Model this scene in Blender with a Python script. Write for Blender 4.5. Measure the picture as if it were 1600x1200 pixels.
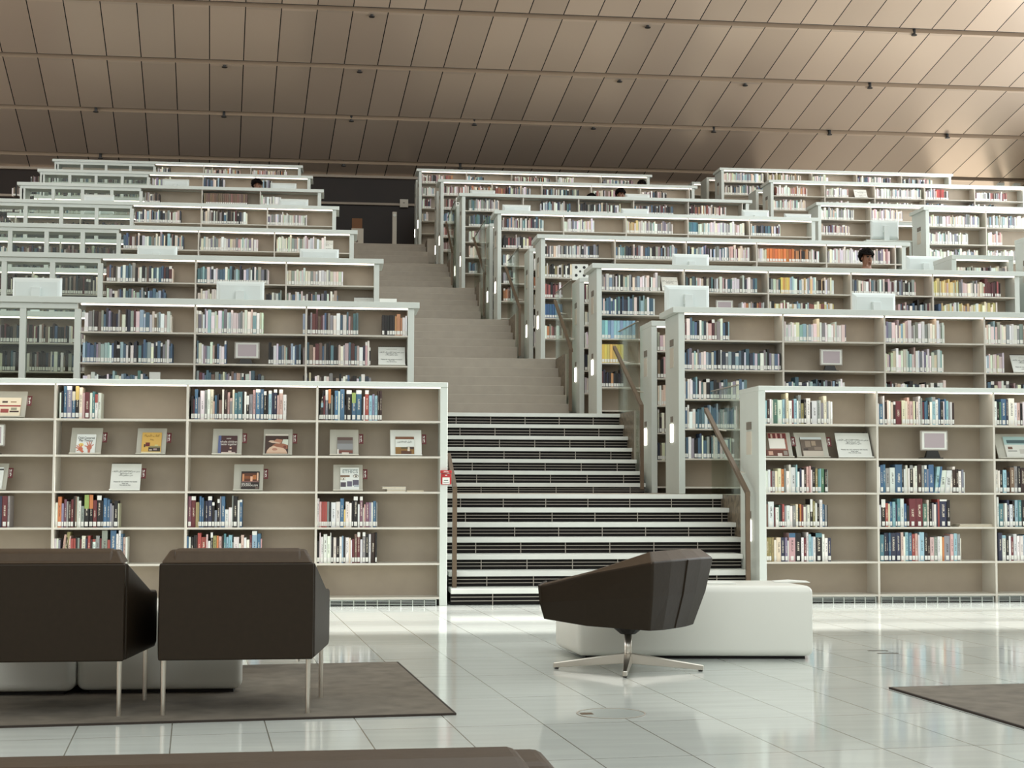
import bpy, bmesh, math, random
from mathutils import Vector, Matrix
for o in list(bpy.data.objects): bpy.data.objects.remove(o)
SC = bpy.context.scene
COL = SC.collection
PI = math.pi
random.seed(7)

# ---------------------------------------------------------------- camera
F, YAW, PITCH, ROLL, EYE = 2379.66, math.radians(6.743), math.radians(3.709), math.radians(0.155), 1.22
def cam_axes():
    cy, sy, cp, sp = math.cos(YAW), math.sin(YAW), math.cos(PITCH), math.sin(PITCH)
    f = Vector((sy*cp, cy*cp, sp)); r = Vector((cy, -sy, 0)); u = r.cross(f)
    c, s = math.cos(ROLL), math.sin(ROLL)
    return r*c + u*s, u*c - r*s, f
CR, CU, CF = cam_axes()
CAM = Vector((0, 0, EYE))
cd = bpy.data.cameras.new('camera'); cam = bpy.data.objects.new('camera', cd); COL.objects.link(cam)
cd.sensor_width = 36; cd.sensor_fit = 'HORIZONTAL'; cd.lens = F/1600*36; cd.clip_end = 300; cd.clip_start = .05
m = Matrix((CR, CU, -CF)).transposed().to_4x4(); m.translation = CAM
cam.matrix_world = m
SC.camera = cam
def ray(x, y): return CF + CR*((x-800)/F) + CU*((600-y)/F)
def at(x, y, Y): d = ray(x, y); return CAM + d*(Y/d.y)
def atz(x, y, Z): d = ray(x, y); return CAM + d*((Z-EYE)/d.z)
def atx(x, y, X): d = ray(x, y); return CAM + d*(X/d.x)

# ---------------------------------------------------------------- light
SC.view_settings.view_transform = 'Standard'; SC.view_settings.look = 'None'
SC.view_settings.exposure = 0.12; SC.view_settings.gamma = 1.0
SC.view_settings.use_curve_mapping = False
W = bpy.data.worlds.new('sky'); SC.world = W; W.use_nodes = True
W.node_tree.nodes['Background'].inputs[0].default_value = (.92, .97, .95, 1)
W.node_tree.nodes['Background'].inputs[1].default_value = 1.75
sd = bpy.data.lights.new('sun', 'SUN'); sd.energy = 15.0; sd.angle = math.radians(1.2); sd.color = (1, .97, .92)
sun = bpy.data.objects.new('sun', sd); COL.objects.link(sun)
SUN_DIR = Vector((-1, .02, -.46)).normalized()
sun.rotation_euler = SUN_DIR.to_track_quat('-Z', 'Y').to_euler()

fd = bpy.data.lights.new('side_fill', 'AREA'); fd.shape = 'RECTANGLE'; fd.size = 15; fd.size_y = 25; fd.energy = 6600; fd.color = (.93, .98, 1)  # fill lamp added before the opaque right wall, brightens ceiling and tiers
fill_r = bpy.data.objects.new('side_fill', fd); COL.objects.link(fill_r); fill_r.location = (21.6, 28, 10); fill_r.rotation_euler = Vector((-1, 0, .25)).to_track_quat('-Z', 'X').to_euler()

fd2 = fd.copy(); fd2.energy = 6200; fill_l = bpy.data.objects.new('side_fill', fd2); COL.objects.link(fill_l); fill_l.location = (-25.6, 30, 9)  # second added fill lamp, before the opaque left wall, lifts the ceiling
fill_l.rotation_euler = Vector((1, 0, .4)).to_track_quat('-Z', 'X').to_euler()

# ---------------------------------------------------------------- helpers
def lin(c): c /= 255; return c/12.92 if c <= .04045 else ((c+.055)/1.055)**2.4
def rgb(r, g, b, k=1): return (lin(r)*k, lin(g)*k, lin(b)*k, 1)
MATS = {}
def mat(name, col, rough=.5, metal=0, var=0, scale=8, emit=0, spec=None, bump=0, coat=0):
    if name in MATS: return MATS[name]
    M = bpy.data.materials.new(name); M.use_nodes = True; nt = M.node_tree
    B = nt.nodes['Principled BSDF']
    B.inputs['Base Color'].default_value = col; B.inputs['Roughness'].default_value = rough; B.inputs['Metallic'].default_value = metal
    if spec is not None: B.inputs['Specular IOR Level'].default_value = spec
    if coat: B.inputs['Coat Weight'].default_value = coat; B.inputs['Coat Roughness'].default_value = .08
    if emit: B.inputs['Emission Color'].default_value = col; B.inputs['Emission Strength'].default_value = emit
    if var or bump:
        tc = nt.nodes.new('ShaderNodeTexCoord'); nz = nt.nodes.new('ShaderNodeTexNoise')
        nz.inputs['Scale'].default_value = scale; nz.inputs['Detail'].default_value = 5
        nt.links.new(tc.outputs['Object'], nz.inputs['Vector'])
        if var:
            mx = nt.nodes.new('ShaderNodeMixRGB'); mx.blend_type = 'MULTIPLY'; mx.inputs[0].default_value = 1
            rp = nt.nodes.new('ShaderNodeValToRGB')
            rp.color_ramp.elements[0].position = .3; rp.color_ramp.elements[1].position = .7
            rp.color_ramp.elements[0].color = (1-var,)*3+(1,); rp.color_ramp.elements[1].color = (1, 1, 1, 1)
            nt.links.new(nz.outputs['Fac'], rp.inputs[0])
            mx.inputs[1].default_value = col; nt.links.new(rp.outputs[0], mx.inputs[2])
            nt.links.new(mx.outputs[0], B.inputs['Base Color'])
        if bump:
            bp = nt.nodes.new('ShaderNodeBump'); bp.inputs['Strength'].default_value = bump; bp.inputs['Distance'].default_value = .01
            nt.links.new(nz.outputs['Fac'], bp.inputs['Height']); nt.links.new(bp.outputs[0], B.inputs['Normal'])
    MATS[name] = M; return M
class MB:
    def __init__(s): s.v = []; s.f = []; s.mi = []; s.c = []
    def face(s, pts, mi=0, col=None):
        n = len(s.v); s.v += [tuple(p) for p in pts]; s.f.append(tuple(range(n, n+len(pts)))); s.mi.append(mi); s.c.append(col)
    def hexa(s, p, mi=0, col=None):      # 8 corners: bottom 4 ccw, top 4 ccw
        n = len(s.v); s.v += [tuple(q) for q in p]
        for q in ((3,2,1,0),(4,5,6,7),(0,1,5,4),(1,2,6,5),(2,3,7,6),(3,0,4,7)):
            s.f.append(tuple(n+i for i in q)); s.mi.append(mi); s.c.append(col)
        return s
    def box(s, x0, x1, y0, y1, z0, z1, mi=0, col=None):
        return s.hexa([(x0,y0,z0),(x1,y0,z0),(x1,y1,z0),(x0,y1,z0),(x0,y0,z1),(x1,y0,z1),(x1,y1,z1),(x0,y1,z1)], mi, col)
    def prism(s, bot, top, mi=0, col=None):
        n = len(s.v); k = len(bot); s.v += [tuple(p) for p in bot]+[tuple(p) for p in top]
        s.f.append(tuple(n+i for i in reversed(range(k)))); s.f.append(tuple(n+k+i for i in range(k)))
        for i in range(k): j = (i+1) % k; s.f.append((n+i, n+j, n+k+j, n+k+i))
        s.mi += [mi]*(k+2); s.c += [col]*(k+2); return s
    def loft(s, rings, mi=0, caps=True):
        k = len(rings[0]); n = len(s.v)
        for r in rings: s.v += [tuple(p) for p in r]
        for a in range(len(rings)-1):
            for i in range(k):
                j = (i+1) % k; s.f.append((n+a*k+i, n+a*k+j, n+(a+1)*k+j, n+(a+1)*k+i)); s.mi.append(mi); s.c.append(None)
        if caps:
            s.f.append(tuple(n+i for i in reversed(range(k)))); s.f.append(tuple(n+(len(rings)-1)*k+i for i in range(k))); s.mi += [mi]*2; s.c += [None]*2
        return s
    def tube(s, p, q, r, r2=None, n=12, mi=0):
        p, q = Vector(p), Vector(q); d = (q-p).normalized(); r2 = r if r2 is None else r2
        a = d.orthogonal().normalized(); b = d.cross(a)
        ring = lambda c, rr: [c+(a*math.cos(2*PI*i/n)+b*math.sin(2*PI*i/n))*rr for i in range(n)]
        return s.loft([ring(p, r), ring(q, r2)], mi)
    def mesh(s, name):
        me = bpy.data.meshes.new(name); me.from_pydata(s.v, [], s.f); me.polygons.foreach_set('material_index', s.mi)
        if any(c is not None for c in s.c):
            ca = me.color_attributes.new('Col', 'FLOAT_COLOR', 'CORNER'); buf = []
            for f, c in zip(s.f, s.c): buf += list(c or (1, 1, 1, 1))*len(f)
            ca.data.foreach_set('color', buf)
        me.update(); return me
    def build(s, name, mats, parent=None, bevel=0, seg=2, smooth=False, loc=None, rotz=0):
        me = s.mesh(name)
        for M in (mats if isinstance(mats, (list, tuple)) else [mats]): me.materials.append(M)
        o = bpy.data.objects.new(name, me); COL.objects.link(o)
        if parent: o.parent = parent
        if loc is not None: o.location = loc
        o.rotation_euler.z = rotz
        if bevel:
            b = o.modifiers.new('bevel', 'BEVEL'); b.width = bevel; b.segments = seg; b.limit_method = 'ANGLE'
        if smooth: me.polygons.foreach_set('use_smooth', [True]*len(me.polygons))
        return o
def tag(o, label, cat, group=None, kind=None):
    if label: o['label'] = label
    if cat: o['category'] = cat
    if group: o['group'] = group
    if kind: o['kind'] = kind
    return o
def thing(name, label, cat, loc=(0,0,0), rotz=0, group=None):
    o = bpy.data.objects.new(name, None); COL.objects.link(o); o.empty_display_size = .1
    o.location = loc; o.rotation_euler.z = rotz
    return tag(o, label, cat, group)
def struct(name, mb, M): o = mb.build(name, M); o['kind'] = 'structure'; return o
def dup(root, loc, rotz, label, group=None):
    r = root.copy(); COL.objects.link(r); r.location = loc; r.rotation_euler.z = rotz; r['label'] = label
    if group: r['group'] = group
    for ch in list(root.children):
        c = ch.copy(); COL.objects.link(c); c.parent = r
        for g in ch.children: d = g.copy(); COL.objects.link(d); d.parent = c
    return r
def text(s, size, M, parent, loc, rot, align='CENTER', name='title', sx=1):
    c = bpy.data.curves.new(name, 'FONT'); c.body = s; c.size = size; c.align_x = align; c.align_y = 'CENTER'; c.extrude = .0003
    c.materials.append(M); tmp = bpy.data.objects.new(name, c); me = tmp.to_mesh().copy(); tmp.to_mesh_clear(); bpy.data.objects.remove(tmp); bpy.data.curves.remove(c)
    if not me.materials: me.materials.append(M)
    o = bpy.data.objects.new(name, me); COL.objects.link(o); o.parent = parent
    o.location = loc; o.rotation_euler = rot; o.scale.x = sx; return o
# Arabic letters joined by hand: base letter -> (isolated, final, initial, medial)
AR = {'ا':'\uFE8D\uFE8E','ب':'\uFE8F\uFE90\uFE91\uFE92','ت':'\uFE95\uFE96\uFE97\uFE98','ج':'\uFE9D\uFE9E\uFE9F\uFEA0','د':'\uFEA9\uFEAA','ذ':'\uFEAB\uFEAC','ر':'\uFEAD\uFEAE','س':'\uFEB1\uFEB2\uFEB3\uFEB4','ع':'\uFEC9\uFECA\uFECB\uFECC','ف':'\uFED1\uFED2\uFED3\uFED4','ق':'\uFED5\uFED6\uFED7\uFED8','ك':'\uFED9\uFEDA\uFEDB\uFEDC','ل':'\uFEDD\uFEDE\uFEDF\uFEE0','م':'\uFEE1\uFEE2\uFEE3\uFEE4','ن':'\uFEE5\uFEE6\uFEE7\uFEE8','ه':'\uFEE9\uFEEA\uFEEB\uFEEC','و':'\uFEED\uFEEE','ي':'\uFEF1\uFEF2\uFEF3\uFEF4','ى':'\uFEEF\uFEF0','ة':'\uFE93\uFE94','إ':'\uFE87\uFE88','أ':'\uFE83\uFE84','ح':'\uFEA1\uFEA2\uFEA3\uFEA4','خ':'\uFEA5\uFEA6\uFEA7\uFEA8'}
def arabic(s):
    out = []
    for w in s.split(' '):
        r = []
        for i, ch in enumerate(w):
            fm = AR[ch]; prev = i > 0 and len(AR[w[i-1]]) == 4; nxt = i+1 < len(w) and len(fm) == 4
            r.append(fm[(3 if nxt else 1) if prev else (2 if nxt else 0)])
        out.append(''.join(reversed(r)))
    return ' '.join(reversed(out))

# ---------------------------------------------------------------- materials
M_white = mat('white_lacquer', rgb(208,214,208), .38, var=.04, scale=3)
M_board = mat('shelf_board', rgb(206,201,190), .45, var=.05, scale=4)
M_back = mat('shelf_back', rgb(176,162,144), .55, var=.08, scale=5)
M_led = mat('led_strip', (1, .86, .74, 1), .5, emit=3.2)
M_ledoff = mat('led_strip_dark', rgb(140,130,118), .5)
M_plate = mat('plate_grey', rgb(120,112,102), .5)
M_panel = mat('plate_pale', rgb(205,198,184), .5)
M_aisle = mat('aisle_light_glow', (1, .93, .82, 1), .5, emit=3.0)
M_stone = mat('pale_stone', rgb(172,163,150), .55, var=.09, scale=6)
M_tread = mat('white_stone', rgb(224,226,220), .45, var=.08, scale=5)
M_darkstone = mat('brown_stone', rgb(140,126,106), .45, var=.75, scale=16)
M_void = mat('dark_void', rgb(22,16,14), .8, var=.3, scale=2)
M_bar = mat('grille_bar', rgb(176,168,158), .4, metal=.3)
M_steel = mat('polished_steel', rgb(222,216,206), .3, metal=1)
M_bronze = mat('bronze_rail', rgb(112,94,76), .4, metal=.3, var=.1)
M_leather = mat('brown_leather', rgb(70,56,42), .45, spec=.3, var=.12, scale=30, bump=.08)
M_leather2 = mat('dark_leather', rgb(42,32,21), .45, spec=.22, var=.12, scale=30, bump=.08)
M_bench = mat('white_solid_surface', rgb(226,226,218), .32, var=.02, scale=3)
M_rug = mat('taupe_rug', rgb(116,108,96), .95, var=.35, scale=7, bump=.4)
M_rugedge = mat('rug_edge', rgb(52,44,38), .95)
M_paper = mat('paper', rgb(226,228,222), .6)
M_ink = mat('ink', rgb(42,44,44), .6)
M_silver = mat('monitor_shell', rgb(216,224,222), .35, var=.02)
M_black = mat('black_plastic', rgb(30,27,25), .45)
M_case = mat('tablet_case', rgb(172,166,158), .45)
M_screen = mat('tablet_screen', rgb(168,156,160), .25, emit=.12)
M_stand = mat('stand_grey', rgb(182,180,168), .5, var=.04)
M_red = mat('red_tag', rgb(94,30,34), .5)
M_redsign = mat('red_sign', rgb(170,40,40), .45)
M_label = mat('spine_label_paper', rgb(232,232,226), .55)
M_pages = mat('book_pages', rgb(222,212,190), .8, var=.08, scale=60)
M_skin = mat('skin', rgb(128,88,66), .5)
M_hair = mat('dark_hair', rgb(16,12,11), .9, spec=.1, bump=.3, scale=60)
M_shirt = mat('dark_shirt', rgb(52,46,46), .8, var=.1)
M_wallb = mat('dark_glass_wall', rgb(42,29,20), .35, spec=.2, var=.3, scale=.6)
M_rail = mat('pale_rail', rgb(158,142,124), .4)
def glass_mat():
    M = bpy.data.materials.new('clear_glass'); M.use_nodes = True; nt = M.node_tree; nt.nodes.clear()
    out = nt.nodes.new('ShaderNodeOutputMaterial'); mx = nt.nodes.new('ShaderNodeMixShader')
    tr = nt.nodes.new('ShaderNodeBsdfTransparent'); gl = nt.nodes.new('ShaderNodeBsdfGlossy'); fr = nt.nodes.new('ShaderNodeFresnel')
    tr.inputs[0].default_value = (.90, .94, .91, 1); gl.inputs['Roughness'].default_value = .02; fr.inputs[0].default_value = 1.5
    hf = nt.nodes.new('ShaderNodeMath'); hf.operation = 'MULTIPLY'; hf.inputs[1].default_value = .35; nt.links.new(fr.outputs[0], hf.inputs[0]); nt.links.new(hf.outputs[0], mx.inputs[0]); nt.links.new(tr.outputs[0], mx.inputs[1]); nt.links.new(gl.outputs[0], mx.inputs[2])
    nt.links.new(mx.outputs[0], out.inputs[0]); return M
M_glass = glass_mat()
def attr_mat(name, rough=.5):
    M = mat(name, (1, 1, 1, 1), rough); nt = M.node_tree
    a = nt.nodes.new('ShaderNodeAttribute'); a.attribute_name = 'Col'
    nt.links.new(a.outputs['Color'], nt.nodes['Principled BSDF'].inputs['Base Color']); return M
M_print = attr_mat('printed_colours')
def cover_mat():                          # book cloth: the book's own colour plus broken lines of spine lettering
    M = mat('book_cover', (1, 1, 1, 1), .5); nt = M.node_tree; N = nt.nodes.new; L = nt.links.new
    oi = N('ShaderNodeObjectInfo'); tc = N('ShaderNodeTexCoord'); sp = N('ShaderNodeSeparateXYZ'); L(tc.outputs['Generated'], sp.inputs[0])
    def mth(op, a, b=None):
        n = N('ShaderNodeMath'); n.operation = op
        for i, v in enumerate((a, b)):
            if v is None: continue
            if isinstance(v, (int, float)): n.inputs[i].default_value = v
            else: L(v, n.inputs[i])
        return n.outputs[0]
    dx = mth('ABSOLUTE', mth('SUBTRACT', sp.outputs['X'], .5)); cx = mth('LESS_THAN', dx, .17)
    hi = mth('MULTIPLY', mth('GREATER_THAN', sp.outputs['Z'], .36), mth('LESS_THAN', sp.outputs['Z'], mth('ADD', mth('MULTIPLY', oi.outputs['Random'], .3), .62)))
    nz = N('ShaderNodeTexNoise'); nz.noise_dimensions = '2D'; nz.inputs['Scale'].default_value = 1; nz.inputs['Detail'].default_value = 0
    cb = N('ShaderNodeCombineXYZ'); L(mth('ADD', mth('MULTIPLY', sp.outputs['Z'], 55), mth('MULTIPLY', oi.outputs['Random'], 90)), cb.inputs[0]); L(mth('MULTIPLY', sp.outputs['X'], 2.5), cb.inputs[1])
    L(cb.outputs[0], nz.inputs['Vector'])
    mask = mth('MULTIPLY', mth('MULTIPLY', cx, hi), mth('GREATER_THAN', nz.outputs['Fac'], .5))
    bw = N('ShaderNodeRGBToBW'); L(oi.outputs['Color'], bw.inputs[0])
    ink = N('ShaderNodeMixRGB'); L(mth('GREATER_THAN', bw.outputs[0], .25), ink.inputs[0]); ink.inputs[1].default_value = rgb(226,216,196); ink.inputs[2].default_value = rgb(58,52,50)
    mx = N('ShaderNodeMixRGB'); L(mth('MULTIPLY', mask, .75), mx.inputs[0]); L(oi.outputs['Color'], mx.inputs[1]); L(ink.outputs[0], mx.inputs[2])
    L(mx.outputs[0], nt.nodes['Principled BSDF'].inputs['Base Color']); return M
M_cover = cover_mat()
PAL = {'w':(228,229,224),'c':(224,212,186),'k':(36,32,33),'n':(50,56,80),'b':(66,110,148),'s':(140,186,204),'t':(76,128,138),'g':(78,122,98),'r':(176,72,64),'m':(112,44,50),'p':(206,166,160),'o':(214,122,62),'y':(224,190,100),'e':(142,144,142),'l':(132,130,154),'u':(122,96,80),'v':(136,84,106),'d':(58,40,35),'z':(150,136,84),'h':(146,172,84)}
CNAME = {'w':'white','c':'cream','k':'black','n':'navy','b':'blue','s':'pale blue','t':'teal','g':'green','r':'red','m':'maroon','p':'pink','o':'orange','y':'yellow','e':'grey','l':'greyish purple','u':'brown','v':'plum','d':'dark brown','z':'olive','h':'lime'}
def pal(ch, j=0, ds=.2):
    r, g, b = PAL[ch]; y = .35*r+.5*g+.15*b; r, g, b = r+(y*1.02-r)*ds, g+(y-g)*ds, b+(y*.97-b)*ds; k = 1+random.uniform(-j, j)
    return tuple(min(1, lin(max(0, min(255, c*k*(1+random.uniform(-j, j)*.5))))) for c in (r, g, b))+(1,)

# ---------------------------------------------------------------- tier geometry
R1 = 1.0926                                            # rise of one tier
LV = [0, 0]+[R1*(i-1) for i in range(2, 10)]           # floor level of tier i
YA = [0, 15.19, 17.67, 21.69, 25.83, 29.64, 33.62, 37.57, 41.61]
YB = [0, 15.19]+[y+1.55 for y in YA[2:]]
LEND = [0, 1.15, .94, .65, .34, .04, -.29, -.59, -.92]     # aisle end of each row on the armchair side
RBEG = [0, 4.34, 4.08, 3.80, 3.55, 3.21, 2.84, 2.64, 2.32] # aisle end of each row on the other side
REND = [0, 9.4, 10.30, 10.24, 10.09, 9.68, 9.42, 9.11, 8.80]
DIVL = [0, -2.67, -2.83, -3.19, -3.52, -3.81, -4.14, -4.46, -4.79]
DIVR = [0, 5.60, 5.36, 5.10, 4.85, 4.53, 4.22, 3.93, 3.64]
XRF = [0, 4.42, 4.0, 3.69, 3.38, 3.07, 2.76, 2.45, 2.2]
BAY, DEP, TOP = 1.262, .72, 2.22
SHELF = [1.833, 1.480, 1.128, .775, .422, .085]

# floor
def floor_mat():
    M = mat('polished_tiles', rgb(208,213,209), .085); nt = M.node_tree; N = nt.nodes.new; L = nt.links.new; B = nt.nodes['Principled BSDF']
    tc = N('ShaderNodeTexCoord'); mp = N('ShaderNodeMapping'); mp.vector_type = 'TEXTURE'
    p = atz(281, 1128, 0); mp.inputs['Location'].default_value = (p.x, 7.57, 0); mp.inputs['Rotation'].default_value = (0, 0, math.radians(5))
    L(tc.outputs['Object'], mp.inputs[0])
    br = N('ShaderNodeTexBrick'); br.offset = 0; br.inputs['Scale'].default_value = 1; br.inputs['Brick Width'].default_value = .46; br.inputs['Row Height'].default_value = .985
    br.inputs['Mortar Size'].default_value = .0035; br.inputs['Mortar Smooth'].default_value = .2; br.inputs['Bias'].default_value = 0
    br.inputs['Color1'].default_value = rgb(208,213,208); br.inputs['Color2'].default_value = rgb(200,206,201); br.inputs['Mortar'].default_value = rgb(128,126,116)
    L(mp.outputs[0], br.inputs[0])
    mp2 = N('ShaderNodeMapping'); mp2.inputs['Scale'].default_value = (.7, 5, 1); L(tc.outputs['Object'], mp2.inputs[0])
    nz = N('ShaderNodeTexNoise'); nz.inputs['Scale'].default_value = 2.2; nz.inputs['Detail'].default_value = 6; L(mp2.outputs[0], nz.inputs['Vector'])
    mx = N('ShaderNodeMixRGB'); mx.blend_type = 'MULTIPLY'; mx.inputs[0].default_value = .22; L(br.outputs['Color'], mx.inputs[1]); L(nz.outputs['Fac'], mx.inputs[2])
    L(mx.outputs[0], B.inputs['Base Color'])
    bp = N('ShaderNodeBump'); bp.inputs['Strength'].default_value = .05; bp.inputs['Distance'].default_value = .004; L(nz.outputs['Fac'], bp.inputs['Height']); L(bp.outputs[0], B.inputs['Normal'])
    return M
struct('floor', MB().box(-26, 34, -12, 52, -.3, 0), floor_mat())
# terraces on either side of the aisle and landings in it
YF = [0, 15.25]+[YB[i]+.02 for i in range(2, 9)]       # foot of flight i
YT = [0]+[YF[i]+6*.29 for i in range(1, 9)]            # head of flight i
for i in range(2, 9):
    y0, y1 = YB[i-1]+DEP+.02, (YB[i]+DEP+.02 if i < 8 else 52)
    for nm, x0, x1 in (('terrace_floor', -26, LEND[i-1]+.04), ('terrace_floor', XRF[i-1], 34)):
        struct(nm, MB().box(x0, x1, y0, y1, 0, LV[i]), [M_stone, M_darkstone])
    struct('landing_floor', MB().box(LEND[i-1]+.04, XRF[i-1], YT[i-1]+.25, YF[i] if i < 8 else 52, 0, LV[i]), M_stone)
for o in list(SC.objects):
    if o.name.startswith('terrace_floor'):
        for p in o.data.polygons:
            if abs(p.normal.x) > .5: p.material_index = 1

# ceiling: sloping sheets of brown metal panels, each row lipped under the next
P0 = at(580, 257, 46.0); SV = ray(327, 1420).normalized(); UV_ = Vector((1, 0, 0)); NV = UV_.cross(SV).normalized()
if NV.z > 0: NV = -NV
def ceil_mat():
    M = mat('bronze_ceiling', rgb(160,136,112), .22, metal=.5); nt = M.node_tree; N = nt.nodes.new; L = nt.links.new; B = nt.nodes['Principled BSDF']
    uv = N('ShaderNodeUVMap'); uv.uv_map = 'UVMap'; sp = N('ShaderNodeSeparateXYZ'); L(uv.outputs[0], sp.inputs[0])
    def mth(op, a, b=None):
        n = N('ShaderNodeMath'); n.operation = op
        for i, v in enumerate((a, b)):
            if v is None: continue
            if isinstance(v, (int, float)): n.inputs[i].default_value = v
            else: L(v, n.inputs[i])
        return n.outputs[0]
    seam = mth('LESS_THAN', mth('ABSOLUTE', mth('SUBTRACT', mth('FRACT', mth('ADD', sp.outputs['X'], 100.5)), .5)), .015)
    cell = N('ShaderNodeTexWhiteNoise'); cell.noise_dimensions = '2D'
    cb = N('ShaderNodeCombineXYZ'); L(mth('FLOOR', sp.outputs['X']), cb.inputs[0]); L(mth('FLOOR', sp.outputs['Y']), cb.inputs[1]); L(cb.outputs[0], cell.inputs['Vector'])
    tc = N('ShaderNodeTexCoord'); nz = N('ShaderNodeTexNoise'); nz.inputs['Scale'].default_value = .5; nz.inputs['Detail'].default_value = 1; L(tc.outputs['Object'], nz.inputs['Vector'])
    mx = N('ShaderNodeMixRGB'); mx.blend_type = 'MULTIPLY'; mx.inputs[0].default_value = .18; mx.inputs[1].default_value = rgb(234,213,192); L(cell.outputs['Value'], mx.inputs[2])
    m2 = N('ShaderNodeMixRGB'); L(seam, m2.inputs[0]); L(mx.outputs[0], m2.inputs[1]); m2.inputs[2].default_value = rgb(34,26,20)
    L(m2.outputs[0], B.inputs['Base Color'])
    L(mth('ADD', mth('MULTIPLY', nz.outputs['Fac'], .03), mth('ADD', mth('MULTIPLY', seam, .4), .27)), B.inputs['Roughness'])
    return M
DU, DS, U0 = .887, 2.80, -4.84
SLOT0, SLOT1 = 13.2, 16.0
def ceil_strip(s0, s1, name, drop=.045, u0=-32, u1=36):
    mb = MB(); uvs = []
    us = [U0+DU*k for k in range(int((u0-U0)/DU), int((u1-U0)/DU)+1)]
    a, b = us[0], us[-1]
    P = lambda u, s, d: P0+UV_*u+SV*s+NV*d
    mb.face([P(a, s0, drop), P(b, s0, drop), P(b, s1-.15, 0), P(a, s1-.15, 0)])
    mb.face([P(a, s1-.15, 0), P(b, s1-.15, 0), P(b, s1, -.08), P(a, s1, -.08)], 1)
    mb.face([P(a, s0, -.09), P(b, s0, -.09), P(b, s0, drop), P(a, s0, drop)], 2)
    o = mb.build(name, [MATS['bronze_ceiling'], M_void, MATS['ceiling_trim']]); o['kind'] = 'structure'
    uvl = o.data.uv_layers.new(name='UVMap')
    vals = [(a, s0), (b, s0), (b, s1), (a, s1)]+[(a, s1)]*4+[(a, s0), (b, s0), (b, s0), (a, s0)]
    for i, (u, s) in enumerate(vals): uvl.data[i].uv = ((u-U0)/DU, s/DS)
    return o
ceil_mat(); mat('ceiling_trim', rgb(176,152,128), .4, metal=.3)
for k in range(-7, 1):
    ceil_strip(-.1+DS*k, -.1+DS*(k+1) if k < 0 else 1.1, 'ceiling')
for k in range(-20, -7): ceil_strip(-.1+DS*k, -.1+DS*(k+1), 'ceiling', u1=-3)  # unseen strips over the left side only, shaped to keep that side dimmer

# hall walls: dark glazed rear wall with pale rails, bright facade posts on one side
M_hall = mat('hall_wall', rgb(150,142,130), .6, var=.05)
zc = lambda Y: P0.z+(Y-P0.y)*SV.z/SV.y
struct('wall_rear', MB().box(-26, 13.5, 46.8, 47.1, LV[8], zc(46.8)+.25), M_wallb)
struct('wall_rear', MB().box(13.5, 19.4, 46.8, 47.1, LV[8], zc(46.8)+.25), mat('pale_bounce_wall', rgb(226,220,208), .6, var=.05))  # second segment added, kept pale to brighten the ceiling on the right
struct('wall_rear_base', MB().box(-26, 13.5, 46.6, 46.8, LV[8], LV[8]+.85), M_darkstone)
struct('trim_1', MB().box(-26, 13.5, 46.7, 46.79, at(575,276,46.7).z-.04, at(575,276,46.7).z+.04), M_rail)
struct('trim_2', MB().box(-26, 13.5, 46.7, 46.79, at(575,318,46.7).z-.04, at(575,318,46.7).z+.03), M_rail)
struct('wall_front', MB().box(-26, 22, -9.3, -9, 0, 4.5), M_hall)
wr = MB(); wr.box(22, 22.3, -9, 12.05, 0, 21).box(22, 22.3, 14.75, 47, 0, 21); struct('wall_right', wr, M_hall)  # unseen wall, height and gap shaped so one band of sun reaches the floor
for y in (12.9, 13.9): struct('window_%d' % (20+int(y)), MB().box(22.05, 22.2, y-.05, y+.05, 0, 21), M_white)  # unseen bars added in the gap to streak the sun band
struct('wall_left', MB().box(-26.3, -26, -9, 52, 0, 22), mat('brown_wall', rgb(84,70,58), .5, var=.1))
for k, (xa, xb) in enumerate(((1557, 1567), (1582, 1592))):
    a, b = at(xa, 270, 46.1).x, at(xb, 270, 46.1).x
    struct('window_%d' % (k+1), MB().box(a, b, 46.0, 46.3, LV[8], zc(46.1)+.3), M_white)
for k in range(6):
    x = at(1592, 270, 46.1).x+1.5+k*2.2
    struct('window_%d' % (k+3), MB().box(x, x+.25, 46.0-k*.6, 46.3-k*.6, LV[8], zc(46.1-k*.6)+.3), M_white)
struct('window_9', MB().box(13.5, 34, 46.5, 46.7, at(1580,275,46.6).z-.08, at(1580,275,46.6).z+.08), M_rail)

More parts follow.
